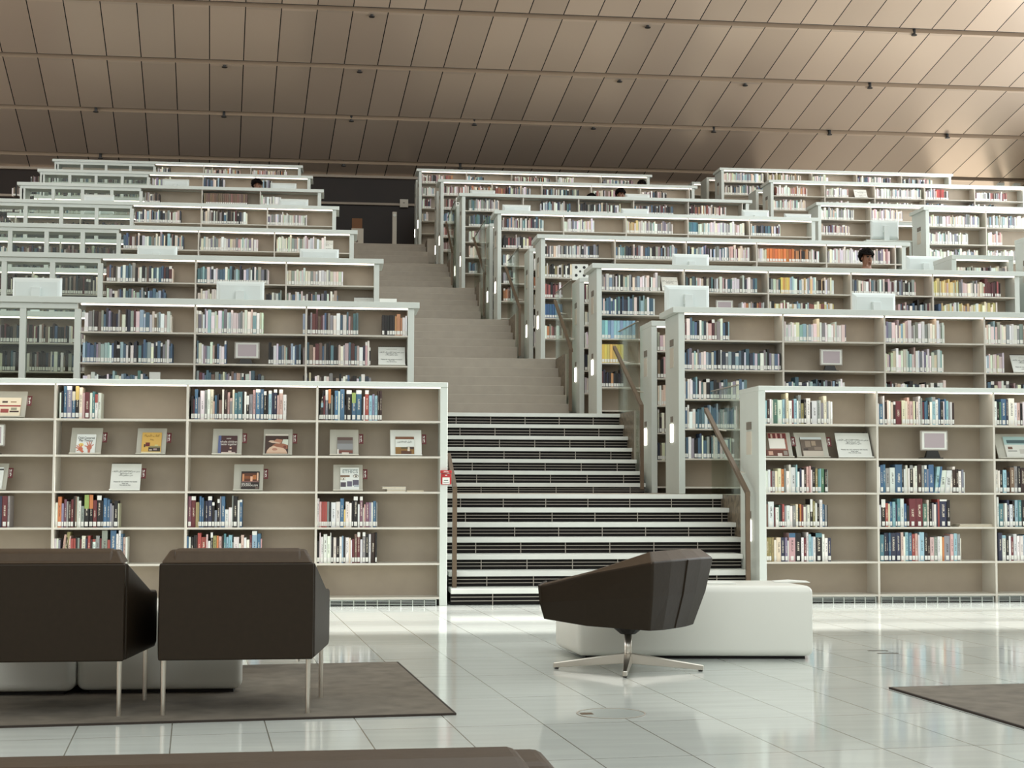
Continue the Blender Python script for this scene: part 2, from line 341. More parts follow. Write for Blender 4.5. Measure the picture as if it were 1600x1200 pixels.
# ---------------------------------------------------------------- bookcases
def bookcase(label, x0, x1, y, base, divs, lit=True, over=.07, sides=(True, True), glazed=None, signs=False, per_bay=False, grille=False, group=None, back=True, name='bookcase'):
    w = x1-x0; T = thing(name, label, 'bookcase', (x0, y, base), 0, group)
    st = .075; ct = .05 if grille else .07
    ep = None
    if sides[0]: ep = MB().box(0, st, 0, DEP, 0, TOP-ct).build('end_panel', M_white, T, .004)
    if sides[1]: MB().box(w-st, w, 0, DEP, 0, TOP-ct).build('end_panel', M_white, T, .004)
    MB().box(-over if sides[0] else 0, w+over if sides[1] else w, -.01-over*.3, DEP+.02, TOP-ct, TOP).build('cap', M_white, T, .004)
    a, b = (st if sides[0] else 0), (w-st if sides[1] else w)
    ga = 0
    if glazed is not None:
        ga = glazed-x0
        n = max(1, round((ga-a)/.645)); pw = (ga-a)/n
        fr = MB(); fr.box(a, ga, .0, .07, TOP-.135, TOP-ct).box(a, ga, .0, .07, .0, .09)
        for k in range(n+1): fr.box(a+k*pw-.035, a+k*pw+.035, 0, .07, (.09), TOP-.135)
        fr.build('glazing_frame', M_white, T, .003)
        for k in range(n): MB().box(a+k*pw+.035, a+(k+1)*pw-.035, .03, .036, .09, TOP-.135).build('glass_pane', M_glass, T)
        a = ga+.035
    MB().box(a, b, .008, .04, TOP-ct-(.010 if grille else .014), TOP-ct-.0005).build('light_strip', M_led if lit else M_ledoff, T)
    MB().box(a, b, .33, .35, .0, TOP-ct).build('back_panel', M_back, T)
    if glazed is None and back: MB().box(a, b, DEP-.03, DEP-.01, .0, TOP-ct).build('rear_panel', M_back, T)
    ds = [d-x0 for d in divs if a+.05 < d-x0 < b-.05]
    for d in ds: MB().box(d-.011, d+.011, .0, .33, .0, TOP-ct).build('upright', M_board, T)
    if per_bay:
        e = [a]+ds+[b]
        for p, q in zip(e, e[1:]):
            for z in SHELF: MB().box(p+(.011 if p != a else 0), q-(.011 if q != b else 0), .004, .33, z-.019, z).build('shelf_board', M_board, T)
    else:
        for z in SHELF: MB().box(a, b, .004, .329, z-.019, z).build('shelf_board', M_board, T)
    if grille:
        e = [a]+ds+[b]
        for p, q in zip(e, e[1:]):
            g = MB(); n = 10; pw = (q-p-.06)/n
            for k in range(n+1): g.box(p+.03+k*pw-.004, p+.03+k*pw+.004, .02, .03, 0, .062)
            g.box(p+.03, q-.03, .02, .03, .054, .062)
            for z in (.012, .026, .040): g.box(p+.03, q-.03, .024, .03, z, z+.004)
            g.build('vent_grille', M_bar if False else M_white, T)
        MB().box(a, b, .06, .07, 0, .066).build('plinth', M_void, T)
    if signs:
        MB().box(-.008, 0, .26, .44, 1.78, 1.86).build('sign_plate', M_plate, ep)
        MB().box(-.008, 0, .26, .44, 1.52, 1.76).build('notice_panel', M_panel, ep)
        MB().box(-.008, 0, .30, .42, .86, .93).build('switch_plate', M_plate, ep)
        MB().box(-.012, 0, .30, .42, .62, .84).build('aisle_light', M_aisle, ep)
    return T
ORD = ['','first','second','third','fourth','fifth','sixth','seventh','eighth','ninth','tenth','eleventh','twelfth','thirteenth','fourteenth','fifteenth','sixteenth','seventeenth','eighteenth','nineteenth','twentieth','twenty-first','twenty-second','twenty-third','twenty-fourth','twenty-fifth','twenty-sixth','twenty-seventh','twenty-eighth','twenty-ninth','thirtieth','thirty-first','thirty-second','thirty-third','thirty-fourth','thirty-fifth']
LEFT0 = [0, -6.5, -6.5, -6.5, -6.5, -6.5, -6.75, -7.08, -7.47]
for i in range(1, 9):
    lit = i != 6
    dl = [DIVL[i]+BAY*k for k in range(0, 5)]
    if i == 1: dl = [-3.93, -5.19]+dl
    bookcase('white bookcase left of the stairs, behind the brown armchairs, front row' if i == 1 else f'white bookcase with glazed end, left of the stairs, {ORD[i]} row up from the floor',
        LEFT0[i], LEND[i], YA[i], LV[i], dl, lit, 0 if i == 1 else .06, (i > 5, True), None if i == 1 else DIVL[i]-.05, False, i < 4, i == 1, 'tiered bookcases left of the stairs')
    bookcase('white bookcase right of the stairs, behind the white bench, front row' if i == 1 else f'white bookcase right of the stairs, {ORD[i]} row up from the floor',
        RBEG[i], REND[i], YA[i], LV[i], [DIVR[i]+BAY*k for k in range(0, 6)], lit, 0 if i == 1 else .07, (True, i > 1), None, True, i < 4, i == 1, 'tiered bookcases right of the stairs')
    if i > 1:
        bookcase(f'white bookcase hidden behind the {ORD[i]} row left of the stairs, facing its back', LEFT0[i], LEND[i]-.1, YB[i], LV[i], [DIVL[i]-3.79+BAY*k for k in range(0, 7)], True, .0, (False, True), None, False, False, False, 'rear bookcases left of the stairs')
        bookcase(f'white bookcase end just behind the {ORD[i]} row right of the stairs', RBEG[i], REND[i]-.3, YB[i], LV[i], [DIVR[i]+BAY*k for k in range(0, 6)], True, .0, (True, True), None, True, False, False, 'rear bookcases right of the stairs')
# far block beyond the second aisle: (left px, top px, right px, y, divider px list)
FAR = [(1127, 262, 1486, 40.9, [1200, 1269, 1339, 1409], 'topmost'), (1204, 281, 1600, 36.5, [1289, 1367, 1445, 1523], 'second from top'),
       (1278, 316, 1600, 33.4, [1361], 'third from top'), (1446, 323, 1700, 28.9, [1541], 'fourth from top'),
       (1487, 398, 1583, 22.47, [], 'small one near the person'), (1619, 364, 1790, 21.7, [], 'lowest, mostly cut off')]
FB = []
for (xl, yt, xr, Y, dv, nm) in FAR:
    a, b = at(xl, yt, Y), at(xr, yt, Y)
    if nm.startswith('second') : b.x = at(1602, 283, Y).x
    T = bookcase(f'white bookcase in the far right block, {nm} of its rows', a.x, b.x, Y, a.z-TOP, [at(x, yt+20, Y).x for x in dv], True, .05 if xl < 1480 else 0, (True, True), None, xl not in (1487,), False, False, 'bookcases of the far right block')
    FB.append((a.x, Y, a.z-TOP))
    lev = max([0]+[LV[i] for i in range(2, 9) if YB[i-1]+DEP+.02 <= Y])
    if a.z-TOP > lev: struct('terrace_step_floor', MB().box(a.x-.1, b.x+.2, Y-.05, Y+2.4, lev, a.z-TOP), M_stone)
for (xl, yt, w, Y, nm) in ((1104, 277, .8, 42.6, 'top'), (1181, 296, .8, 38.3, 'second'), (1395, 347, 1.0, 30.3, 'third'), (1081, 284, .6, 44.5, 'rearmost')):
    a = at(xl, yt, Y); lev = max([0]+[LV[i] for i in range(2, 9) if YB[i-1]+DEP+.02 <= Y])
    if a.z-TOP > lev: struct('terrace_step_floor', MB().box(a.x-.1, a.x+w+.1, Y-.05, Y+.8, lev, a.z-TOP), M_stone)
    bookcase(f'narrow white bookcase end peeking out behind the far right block, {nm} one', a.x, a.x+w, Y, a.z-TOP, [], True, 0, (True, True), None, False, False, False, 'bookcases of the far right block')

# ---------------------------------------------------------------- stairs
FL = [None,
  [920, 893, 867, 840.6, 817, 794, 772.5], [755, 736, 717.7, 699.5, 681.5, 663.5, 646.1],
  [None, 631, 617, 603, 589, 575, 560.7], [None, 542.5, 531, 520, 509, 497.5], [None, 488, 479.5, 471, 461, 450],
  [442.5, 435, 427.5, 419, 410.6], [403.6, 396.6, 389, 380.6]]
for f in range(1, 8):
    S = thing('staircase', 'wide flight of white stone steps with dark slatted risers up from the floor' if f == 1 else f'{ORD[f]} flight of {"white" if f == 2 else "pale stone"} steps up the aisle between the bookcases',
              'stairs', (0, YF[f], LV[f]), 0, 'flights of stairs up the aisle')
    ys = FL[f]; n = len(ys); zs = []
    for k, y in enumerate(ys):
        Yk = YF[f]+k*1.74/(n-1); z = at(800, y+(-.5 if y else 0), Yk).z if y else LV[f]+.07
        zs.append(z)
    zs[-1] = LV[f+1]
    for k in range(n):
        y0 = k*1.74/(n-1); y1 = y0+1.74/(n-1); z1 = zs[k]-LV[f]; z0 = (zs[k-1]-LV[f]) if k else 0
        xl = LEND[f]+.045; xr = XRF[f]
        if f == 1: xr = 4.335 if y0 < DEP-.05 else 4.42
        if f > 1 and y0 < DEP-.02: xr = XRF[f]
        last = k == n-1
        if f <= 2:
            MB().box(xl, xr, y0-.03, y1+(.12 if not last else .0), z1-.05, z1).build('tread', M_tread, S, .004)
            h = z1-.05-z0
            MB().box(xl, xr, y0+.05, y0+.07, z0, z1-.05).build('riser', M_void, S)
            g = MB()
            for q in (.36, .70): g.box(xl, xr, y0+.012, y0+.02, z0+h*q-.004, z0+h*q+.003)
            for j in range(12):
                x = xl+.42+j*.48-k*.03
                if x < xr: g.box(x-.004, x+.004, y0+.005, y0+.012, z0, z1-.05)
            g.build('riser_grille', M_bar, S)
        else:
            MB().box(xl, xr, y0, y1+.02, max(0, z0-.02), z1).build('step', M_stone, S, .005)
# handrails and glass guards beside each flight
HR = [None, ((1103,640,17.0),(1169,772,15.3),(1169,915,15.3)), ((960,543,20.9),(1003,635,19.2),(1003,765,19.2)), ((867,470,24.9),(893,548,23.3),(891,642,23.3)),
      ((790,418,29.0),(813,484,27.4),(812,556,27.4)), ((740,372,32.8),(758,428,31.2),(756,494,31.2)), ((697,347,36.8),(707,397,35.2),(706,446,35.2))]
GL = [None, ((1111,612),(1153,602)), ((966,517),(996,505)), ((868,455),(891,442)), ((793,402),(810,393)), ((741,362),(757,354)), ((699,331),(711,323))]
for f in range(1, 7):
    a, b, c = (at(*q) for q in HR[f]); up = 'lowest' if f == 1 else ORD[f]
    H = thing('handrail', f'flat bronze handrail on the right side of the {up} flight of stairs' + ('' if f == 1 else ' up'), 'handrail', (0, 0, 0), 0, 'handrails up the stairs')
    s = .022; mb = MB()
    mb.hexa([a+Vector(v) for v in ((-s,0,-s),(s,0,-s))]+[b+Vector(v) for v in ((s,0,-s),(-s,0,-s))][::1]+[a+Vector(v) for v in ((-s,0,s),(s,0,s))]+[b+Vector(v) for v in ((s,0,s),(-s,0,s))])
    mb.build('sloping_rail', M_bronze, H)
    MB().box(c.x-s, c.x+s, b.y-.02, b.y+.02, c.z, b.z+.02).build('post', M_bronze, H)
    for t in (.25, .75):
        q = a.lerp(b, t); MB().tube(q, q+Vector((.12, 0, -.02)), .008).build('bracket', M_steel, H)
    x = XRF[f]+.015; p, q = atx(*GL[f][0], x), atx(*GL[f][1], x)
    zt = (p.z+q.z)/2; G = thing('glass_guard', f'clear glass guard panel beside the {up} flight of stairs, at the terrace edge', 'glass panel', (x, q.y, 0), 0, 'glass guards up the stairs')
    MB().box(0, .014, 0, p.y-q.y, LV[f+1]-.9, zt).build('glass_panel', M_glass, G)
    MB().box(-.003, .017, 0, p.y-q.y, zt, zt+.012).build('top_edge', M_bar, G)
# left rail of the lowest flight
H = thing('handrail', 'narrow bronze rail against the bookcase end left of the lowest stairs', 'handrail', (0, 0, 0), 0, 'handrails up the stairs')
a, b, c = at(701, 712, 16.2), at(711, 765, 15.45), at(711, 917, 15.45)
MB().hexa([a+Vector((-.02,0,-.03)), a+Vector((.02,0,-.03)), b+Vector((.02,0,-.03)), b+Vector((-.02,0,-.03)), a+Vector((-.02,0,.03)), a+Vector((.02,0,.03)), b+Vector((.02,0,.03)), b+Vector((-.02,0,.03))]).build('sloping_rail', M_bronze, H)
MB().box(b.x-.025, b.x+.02, b.y-.02, b.y+.02, .16, b.z+.02).build('post', M_bronze, H)

# ---------------------------------------------------------------- books
YS = YA[1]+.045                                       # spine plane of the front row
# each line: case, bay phrase, shelf number, first and last pixel of the group, then colour+width/height in px, ^ a band at the top
ROWS = '''L|second bay|1|90.5|155.5|w2.5/39 k3.5/41 b5.5/49 l8/49^w6 b5.5/41^c14 k6/49^y21 c5.5/47 p3.5/39 m8/40 w4/39 t4/41 w5/37^r13 w5/39
L|third bay|1|296.5|446|k4/36 m1.5/31 b5/46 e3.5/34 w7/44 e4/45 w4.5/46 c5/46 p2/28 b3.5/37 k3/39 u5/30 w3/46 d5/45 p4/42 e4/33^p5 c3/46 t5/41 t7.5/43 k3/45 w3/43 k4.5/37^w14 e5.5/39 p4.5/46 b7.5/47^w5 b5/47 k4.5/44^w6 k3/38 s5/45^w5 n3/42 n5.5/47^w5 p3/38 p6/47^w6 w5.5/39
L|bay beside stairs|1|496.5|596|k4/46> d4/27^s7 m3/38 l5/47^w16 k4.5/48^o22 e3/39 k3/36 b6/46 w3/45 b7.5/48 k3/24 k9/47^w6 b7/43^h16 b9.5/47^w6 k3/34 w2.5/37 r6.5/47^w6 s5.5/39 l4/41 s5/39 d3.5/46 d4/46
L|first bay|4|-22|16|w6/44 b6/40 n9/47 m7/47 e3/47
L|second bay|4|87|186.5|w4.5/37 o6.5/46 l4/36 v4.5/42 e3/39 d4.5/39 m4.5/42 d3/47 u2.5/47 w2.5/46 w4.5/40 e5.5/32 k8/49^h21 k7/49^o21 m6.5/41 k8/48^w7 k2.5/40 b6.5/44 b5/42 l3.5/36 e3.5/33 k7/40 c1.5/36
L|third bay|4|294.5|379|v5/47 m7/47^w6 z4/38 z1.5/38 b3.5/47 b3.5/45 k2/40 n4.5/40 n6.5/47^w6 k4/38^w5 l4/26 k4/43^w6 e2/47 b6/47 w6/27 w3/30 w2/30 e2/48 k6.5/47 w3.5/41 b4/42^w4
L|bay beside stairs|4|495.5|590|w4/44 p3.5/39 r3/39 r3/39 r3/39 e3.5/39 k3/38 w7.5/38 w7/39 b6/44 y2.5/27 w6/39 w4/37 k3/40 k7/47^w6 w3/35 v5/47^w6 w2/30 p2.5/35 v6/38 l3/38 w3/38 b5/40 e2/38
L|second bay|5|86|201|w4/38 w3/38 l3/36 p4/44> z5/48> d3/40 p4/42 r3.5/38 r4/38 k3/40 e3/39 m3/37 c6/42 n3/38 r4.5/42 d3/37 w5/37^r4 e6/42 m3/38 e9/50 r4.5/36 b9/50 w3.5/45 w3.5/50 b3.5/45 p4/40 w3/40
L|third bay|5|293|410|b3.5/41 w3/40 k5/40 k3/43 d3/43 r6/46 r8/40 p3/44 w4/34 k4/47^w8 z6/42 o3/42 p5/41 d3/42 t4/45 s4/40 s6/43 e2/32 w9/40 w3/30 p5/43 w4/39 w5/36 m4/43 s8/49^w6 b6/45 p1.5/37
L|bay beside stairs|5|494.5|590|b2/29 k4/34 w2/46 w4.5/40 w6/44 w5/41 w1.5/46 k3.5/40 w5/39 k5/38 w4/40 s2.5/41 k3/40 w6/39 c3/38 w2/35 m4/37 u4.5/44 m5/47^w7 w3.5/36 e5/47^w6 k5/44 w4/44 d7/46 k3/46
R|bay beside stairs|1|1191.5|1302|p2.5/36 w3/43 s2.5/37 d4.5/38 w3/39 w2/38 g7/39 w8/38 s4/39 e2/40 c4/49 w5/37 m3/38 s5/40 w2/37 e4/46 z4.5/33 k4/39 w7/41 k1.5/35 w9/37 e4/38 w2/38 e4/34 c5/45 e3/36 w3/37 w3/36
R|second bay|1|1372|1493|w4/34 b6/33 w3/46 d4/37 c3/39 w3.5/38 c4/36 d4/37^w5 m11/38 c6/39 c4/38 p4/44 p6/38 c3/38 k2/37 c4.5/37 w4/46 e2/43 m4/37 b2.5/37 b3/39 k4/39 w4/37 s6/45^e7 w5/41 b3.5/43 k5/37 w2/38 b3/42 s4/39 e3/37 w3/37 d4/36
R|third bay|1|1554.5|1612|w5/39 k4/36 g2.5/38 b7.5/43 n3/43 w8.5/44 w4/37 p5/37 k3/36 w2/38 t4/38 w5/40
R|bay beside stairs|3|1192|1294|w5/45 w3/34 w4/36 m3/34 e5/34 c4/34 c5.5/38 o5/37 e3/38 w5/34 w3/44 w8/40 s2/44 w4/33 n3/38 w4/36 d4/39 p4/41 p3/42 w2/36 k5/41 z4/38 t3/37 s2/38 g6/38 k4/37 e1.5/36
R|second bay|3|1372.5|1507|w3/41 b4/44 b4/45 e6.5/39 w8/40 b10/45 k3/46 w3/38 w3/44 w2.5/39 k5/44^e6 w3/40 w4/43 d6/45 e4/44 b4/44^w6 l3/38 b8/45 s5/42> b2.5/42> w8/36> w8/36> w4/42> d5/37 d4/38 w5/35 l3/37 w1/33
R|third bay|3|1556|1612|w4/37 w2/36 k4/37 s5/37 k5/34 u6/41 e5/43 k4/43 d6/40 w4/38 b5/41
R|bay beside stairs|4|1192|1293|d5/39 u3/36 w9.5/40 m2/31 w5.5/31 g2/35 k3/35 r4/36 e3/33 w6/34 w4/33 e5/34 c4/36 k2/30 o3/36 m3/35 w4/32 e2/33 w5/35 k4/44^w20 z4/41 w3/38 k4/37 w4.5/43 b4/36 e3/35 k1.5/35
R|second bay|4|1373.5|1484|w3/35 k7/44^w13 r4.5/38 c3/37 b4/40 s5/40 n3/36 t5/45 w6/45 b4/37 k4/34 m11/45 m11/45 g7/37 c4/43 k4/37 e3/38 w4/36 n3/39 r3/44 n12/44^w3 k5/43
R|third bay|4|1557|1612|w3/48 t7/37 e2/37 w3.5/38 n4/43 w5/36 k4/42 s5/43 t5/43 k6/43 w5/40 n5/42
R|bay beside stairs|5|1192.5|1298|z4/38 z4/38 z4/38 z4/38 c3.5/34 c7/38 n6/38 l4/38 w2/33 p10/45^b7 k9/45 w4/38 m4/37 w3.5/46 s4/43 s3/39 w4/39 k10/45^t7 w4/43 w5/37 n5/37
R|second bay|5|1374|1500|t6/42 n4/45 n3/45 b3/45 n8.5/45 n6.5/45 p4/46 w3/39 s5/46 b5/45 r5/43 p4/44 w2/42 s7.5/46 k5/45 d4/35 p6/38 e5/38 w4/39 w3/39 o3/38 e9/40 p5/43 s5/44 e5/43 w1/36
R|third bay|5|1558|1612|n6/45 w6/41^s5 k4/40 w3/40 m4/38 w5/43 w4/40 w5/40 s5/41 k4/42 w5/39'''
PX = YS/F                                             # metres per pixel on the spine plane, near the axis
BOOKS = []
for line in ROWS.split('\n'):
    cs, bay, sh, x0, x1, toks = line.split('|'); sh = int(sh); x0, x1 = float(x0), float(x1)
    zb = SHELF[sh-1]; pz = lambda X: X
    a = at(x0, 750, YS).x; b = at(x1, 750, YS).x
    P = []
    for t in toks.split():
        lean = t.endswith('>'); t = t.rstrip('>'); band = None
        if '^' in t: t, q = t.split('^'); band = (q[0], float(q[1:])*PX)
        c = t[0]; wd, h = t[1:].split('/'); P.append([c, float(wd), float(h)*PX*1.01, band, lean])
    tot = sum(q[1] for q in P); x = a; bal = (b-a)/tot
    for n, (c, wd, h, band, lean) in enumerate(P, 1):
        w = wd*bal; BOOKS.append(dict(case=cs, bay=bay, sh=sh, n=n, c=c, w=w, h=min(h, .325), band=band, lean=lean, x=x, z=zb, y=YS+random.uniform(-.004, .012))); x += w
BOOKS.sort(key=lambda q: -q['w']*q['h'])
SHN = {1: 'top shelf', 3: 'third shelf', 4: 'fourth shelf', 5: 'fifth shelf'}
CASEN = {'L': 'front left bookcase', 'R': 'front right bookcase'}
stuff = MB()
LABC = rgb(230,230,224)
def stuff_book(x, y, z, w, h, d, col, band=None, lab=True, sk=0):
    def bx(x0, x1, y0, y1, z0, z1, c):
        s0, s1 = sk*(z0-z), sk*(z1-z)
        stuff.hexa([(x0+s0,y0,z0),(x1+s0,y0,z0),(x1+s0,y1,z0),(x0+s0,y1,z0),(x0+s1,y0,z1),(x1+s1,y0,z1),(x1+s1,y1,z1),(x0+s1,y1,z1)], 0, c)
    g = w*.04
    bx(x+g, x+w-g, y, y+d, z, z+h, col)
    if lab: bx(x+w*.1, x+w*.9, y-.0015, y, z+.012, z+.056, LABC)
    if band: bx(x+g, x+w-g, y-.001, y, z+h-band[1], z+h, pal(band[0]))
NIND = 284
for k, q in enumerate(BOOKS):
    w, h, x, y, z = q['w'], q['h'], q['x'], q['y'], q['z']; col = pal(q['c'], .07); sk = .13 if q['lean'] else 0
    d = random.uniform(.15, .2); lab = random.random() < .9
    if k >= NIND:
        stuff_book(x, y, z, w, h, d, col, q['band'], lab, sk); continue
    size = 'thick ' if w > .05 else ('short ' if h < .215 else '')
    nm = CNAME[q['c']] + ' book'
    if q['band']: nm = CNAME[q['band'][0]].replace(' ', '-')+'-topped '+nm
    elif size: nm = size+nm
    lb = f"{nm}, {ORD[q['n']]} from left, {SHN[q['sh']]}, {q['bay']}, {CASEN[q['case']]}"
    mb = MB(); g = min(.0012, w*.05); th = min(.003, w*.18)
    S = lambda p: [(a+sk*c, b, c) for a, b, c in p]
    def hb(x0, x1, y0, y1, z0, z1, mi): mb.hexa(S([(x0,y0,z0),(x1,y0,z0),(x1,y1,z0),(x0,y1,z0),(x0,y0,z1),(x1,y0,z1),(x1,y1,z1),(x0,y1,z1)]), mi)
    # rounded spine, two boards, page block set in from them
    xs = [(g, .004), (g+(w-2*g)*.2, .001), (w/2, 0), (w-g-(w-2*g)*.2, .001), (w-g, .004)]
    n0 = len(mb.v)
    prof = [(a, b) for a, b in xs]+[(w-g, .008), (g, .008)]
    mb.prism(S([(a, b, 0) for a, b in prof]), S([(a, b, h) for a, b in prof]), 0)
    hb(g, g+th, .008, d, 0, h, 0); hb(w-g-th, w-g, .008, d, 0, h, 0); hb(g+th, w-g-th, .008, d-.004, .003, h-.005, 1)
    o = mb.build('book', [M_cover, M_pages], None, loc=(x, y, z)); o.color = col
    tag(o, lb, 'book', 'shelved books of the '+CASEN[q['case']])
    lw = min(w*.8, .03)
    def sticker(z0, z1, x0, x1, name, M):
        sb = MB(); sb.hexa(S([(x0,-.0012,z0),(x1,-.0012,z0),(x1,.0002,z0),(x0,.0002,z0),(x0,-.0012,z1),(x1,-.0012,z1),(x1,.0002,z1),(x0,.0002,z1)]))
        return sb.build(name, M, o)
    if lab: sticker(.012, .056, w/2-lw/2, w/2+lw/2, 'spine_label', M_label)
    if q['band']:
        cc = q['band'][0]; Mb = mat('band_'+CNAME[cc].replace(' ', '_'), pal(cc), .5)
        sticker(h-q['band'][1], h-.0005, g*1.5, w-g*1.5, 'spine_band', Mb)
# upper tiers: runs of books given as pixel spans with a palette
MIXC, MIXW, MIXB, MIXR, MIXD = 'wwwwcesbbtkkdmlpunew', 'wwwwwwwcceeslpw', 'bbsstnwwwekkwlb', 'wwccpprmodekwpu', 'kkdduemnwecb'
def run(Y, z, x0, x1, py, pm, hmin=.20, hmax=.30, seq=None):
    a, b = at(x0, py, Y).x, at(x1, py, Y).x; run_x(Y, z, a, b, pm, hmin, hmax, seq)
def run_x(Y, z, a, b, pm, hmin=.20, hmax=.30, seq=None):
    x = a; hb = random.uniform(hmin, hmax-.05)
    while x < b-.012:
        w = min(random.choice((.018, .022, .026, .03, .036, .044)), b-x); h = min(hmax, max(hmin, hb+random.gauss(0, .022)))
        c = random.choice(pm)
        if seq: w = seq; h = hb+.03; c = pm[0]
        stuff_book(x, Y+random.uniform(.03, .05), z, w, h, random.uniform(.15, .2), pal(c, .12, .08 if seq else .42), ('w', .04) if random.random() < .06 and not seq else None, random.random() < .93)
        x += w
UP = {  # row, side -> list of (shelf, px0, px1, palette [, series width])
 (2,'L'): [(1,131,267,MIXC),(1,303,411,MIXW),(1,473,560,MIXC),(1,597,617,'k',.03),(1,617,636,'oow'),(2,128,269,MIXB),(2,302,354,MIXC),(2,419,470,MIXC),(2,473,579,MIXC),(3,128,230,MIXB),(3,306,412,MIXC),(3,473,580,MIXC)],
 (2,'R'): [(1,1069,1141,MIXC),(1,1227,1324,MIXW),(1,1383,1478,MIXW),(1,1540,1640,MIXW),(2,1070,1221,MIXB),(2,1383,1477,MIXW),(2,1540,1571,MIXW),(3,1070,1169,MIXB),(3,1226,1320,MIXB),(3,1383,1480,MIXC),(3,1541,1640,MIXC),(4,1070,1153,'bbbwswte'),(5,1070,1150,'wbbwkwen')],
 (3,'L'): [(1,166,270,MIXC),(1,308,420,MIXB),(1,447,536,MIXW),(2,166,258,MIXB),(2,308,337,MIXW),(2,415,440,MIXC),(2,448,528,MIXC)],
 (3,'R'): [(1,941,1033,'wwcceeskw'),(1,1071,1185,MIXC),(1,1201,1221,MIXC),(1,1221,1235,'y',.03),(1,1235,1304,'wceykdsw'),(1,1331,1432,MIXC),(1,1460,1500,'yyyc'),(1,1500,1538,'wec'),(1,1538,1565,'wrmd'),(2,941,1024,MIXB),(2,1160,1195,MIXR),(2,1202,1305,'rmkywysc'),(2,1405,1458,MIXC),(2,1468,1560,'yywbecr'),(3,941,990,'s',.045),(4,941,975,'y',.04),(5,941,975,'odkmnk')],
 (4,'L'): [(1,192,286,MIXC),(1,312,403,MIXW),(1,432,509,MIXW),(2,192,240,MIXC)],
 (4,'R'): [(1,851,936,MIXC),(1,963,1060,MIXC),(1,1076,1140,MIXC),(1,1140,1172,MIXR),(1,1185,1199,'wc'),(1,1199,1240,'o',.05),(1,1240,1281,'kwoc'),(1,1296,1392,MIXW),(2,851,895,'kzcwkz'),(2,905,960,MIXD),(3,851,880,'rkwm'),(4,851,880,'b',.045),(5,851,880,MIXR)],
 (5,'L'): [(1,211,282,MIXC),(1,315,387,MIXD),(1,418,480,MIXW)],
 (5,'R'): [(1,785,850,MIXC),(1,882,930,MIXW),(1,980,999,'yc'),(1,999,1052,MIXW),(1,1076,1092,'t',.04),(1,1092,1165,MIXW),(1,1174,1220,MIXC),(2,787,833,'ckdrmzek'),(3,787,805,'wwse'),(4,787,805,MIXC),(5,787,803,MIXR)],
 (6,'L'): [(1,226,250,MIXD),(1,318,384,'u',.045),(1,408,440,MIXW)],
 (6,'R'): [(1,733,780,'eetmwec'),(1,845,892,MIXC),(1,905,970,MIXD),(1,993,1053,MIXD),(1,1078,1135,MIXR),(2,733,775,'knbtge'),(3,733,750,'mwcp'),(4,733,748,'wpcw'),(5,733,746,MIXB)],
 (7,'L'): [(1,238,270,MIXW),(1,318,352,MIXB),(1,410,425,MIXC)],
 (7,'R'): [(1,693,770,MIXR),(1,775,790,'orr'),(1,792,830,MIXC),(1,850,905,MIXC),(1,928,965,MIXR),(1,1003,1042,MIXC),(2,693,718,MIXR),(3,693,712,'bswb'),(4,693,709,'ppr'),(5,693,707,'prm')],
 (8,'L'): [(1,246,266,MIXC),(1,320,375,MIXR),(1,394,448,MIXR)],
 (8,'R'): [(1,660,695,MIXR),(1,697,708,'or'),(1,730,757,MIXC),(1,805,860,MIXR),(1,872,897,MIXW),(1,943,990,MIXC),(2,660,680,MIXW),(3,660,674,MIXD),(4,660,670,MIXW)]}
for (i, s), L in UP.items():
    py = 740-(SHELF[0]+LV[i]-EYE)*F/YA[i]
    for e in L: run(YA[i], LV[i]+SHELF[e[0]-1], e[1], e[2], py+(e[0]-1)*.35*F/YA[i], e[3], seq=e[4] if len(e) > 4 else None)
for i in range(2, 9):                                  # rear rows: what shows of them past the ends and through the glazed bays
    for j, z in enumerate(SHELF[:5]):
        run_x(YB[i], LV[i]+z, RBEG[i]+.09, RBEG[i]+.45, random.choice((MIXC, MIXR, MIXW, MIXD)))
        if j < 3: run_x(YB[i], LV[i]+z, DIVL[i]-3.6, DIVL[i]+.2, MIXD+'uu')
FR = [(0, [(1,1131,1194,MIXW),(1,1201,1252,'czewcz'),(1,1271,1295,MIXW),(1,1341,1393,MIXC),(1,1411,1458,MIXC),(2,1131,1194,MIXC)]),
      (1, [(1,1214,1262,'wpprwo'),(1,1292,1327,MIXW),(1,1368,1440,MIXW),(1,1447,1464,MIXW),(1,1464,1475,'r',.05),(1,1475,1483,MIXC),(1,1523,1574,'wmrkwe'),(2,1208,1260,MIXW),(2,1290,1330,MIXW),(2,1357,1427,MIXW),(2,1447,1480,MIXC),(2,1506,1560,MIXB)]),
      (2, [(1,1281,1335,MIXW),(1,1363,1411,MIXW),(2,1281,1329,'wpcmwl'),(2,1363,1380,MIXC)]),
      (3, [(1,1447,1531,MIXW),(1,1543,1620,MIXW),(2,1447,1514,MIXW),(2,1545,1568,'wpc'),(3,1447,1530,MIXW),(3,1545,1600,MIXW)]),
      (4, [(1,1498,1583,'wwceewmk')])]
for k, L in FR:
    ax, Y, bz = FB[k]
    for e in L: run(Y, bz+SHELF[e[0]-1], e[1], e[2], 757-(bz+SHELF[e[0]-1]-EYE)*F/Y, e[3], seq=e[4] if len(e) > 4 else None)
so = stuff.build('books', M_print); tag(so, 'rows of books filling the shelves of the upper tiers and gaps below', None, None, 'stuff')

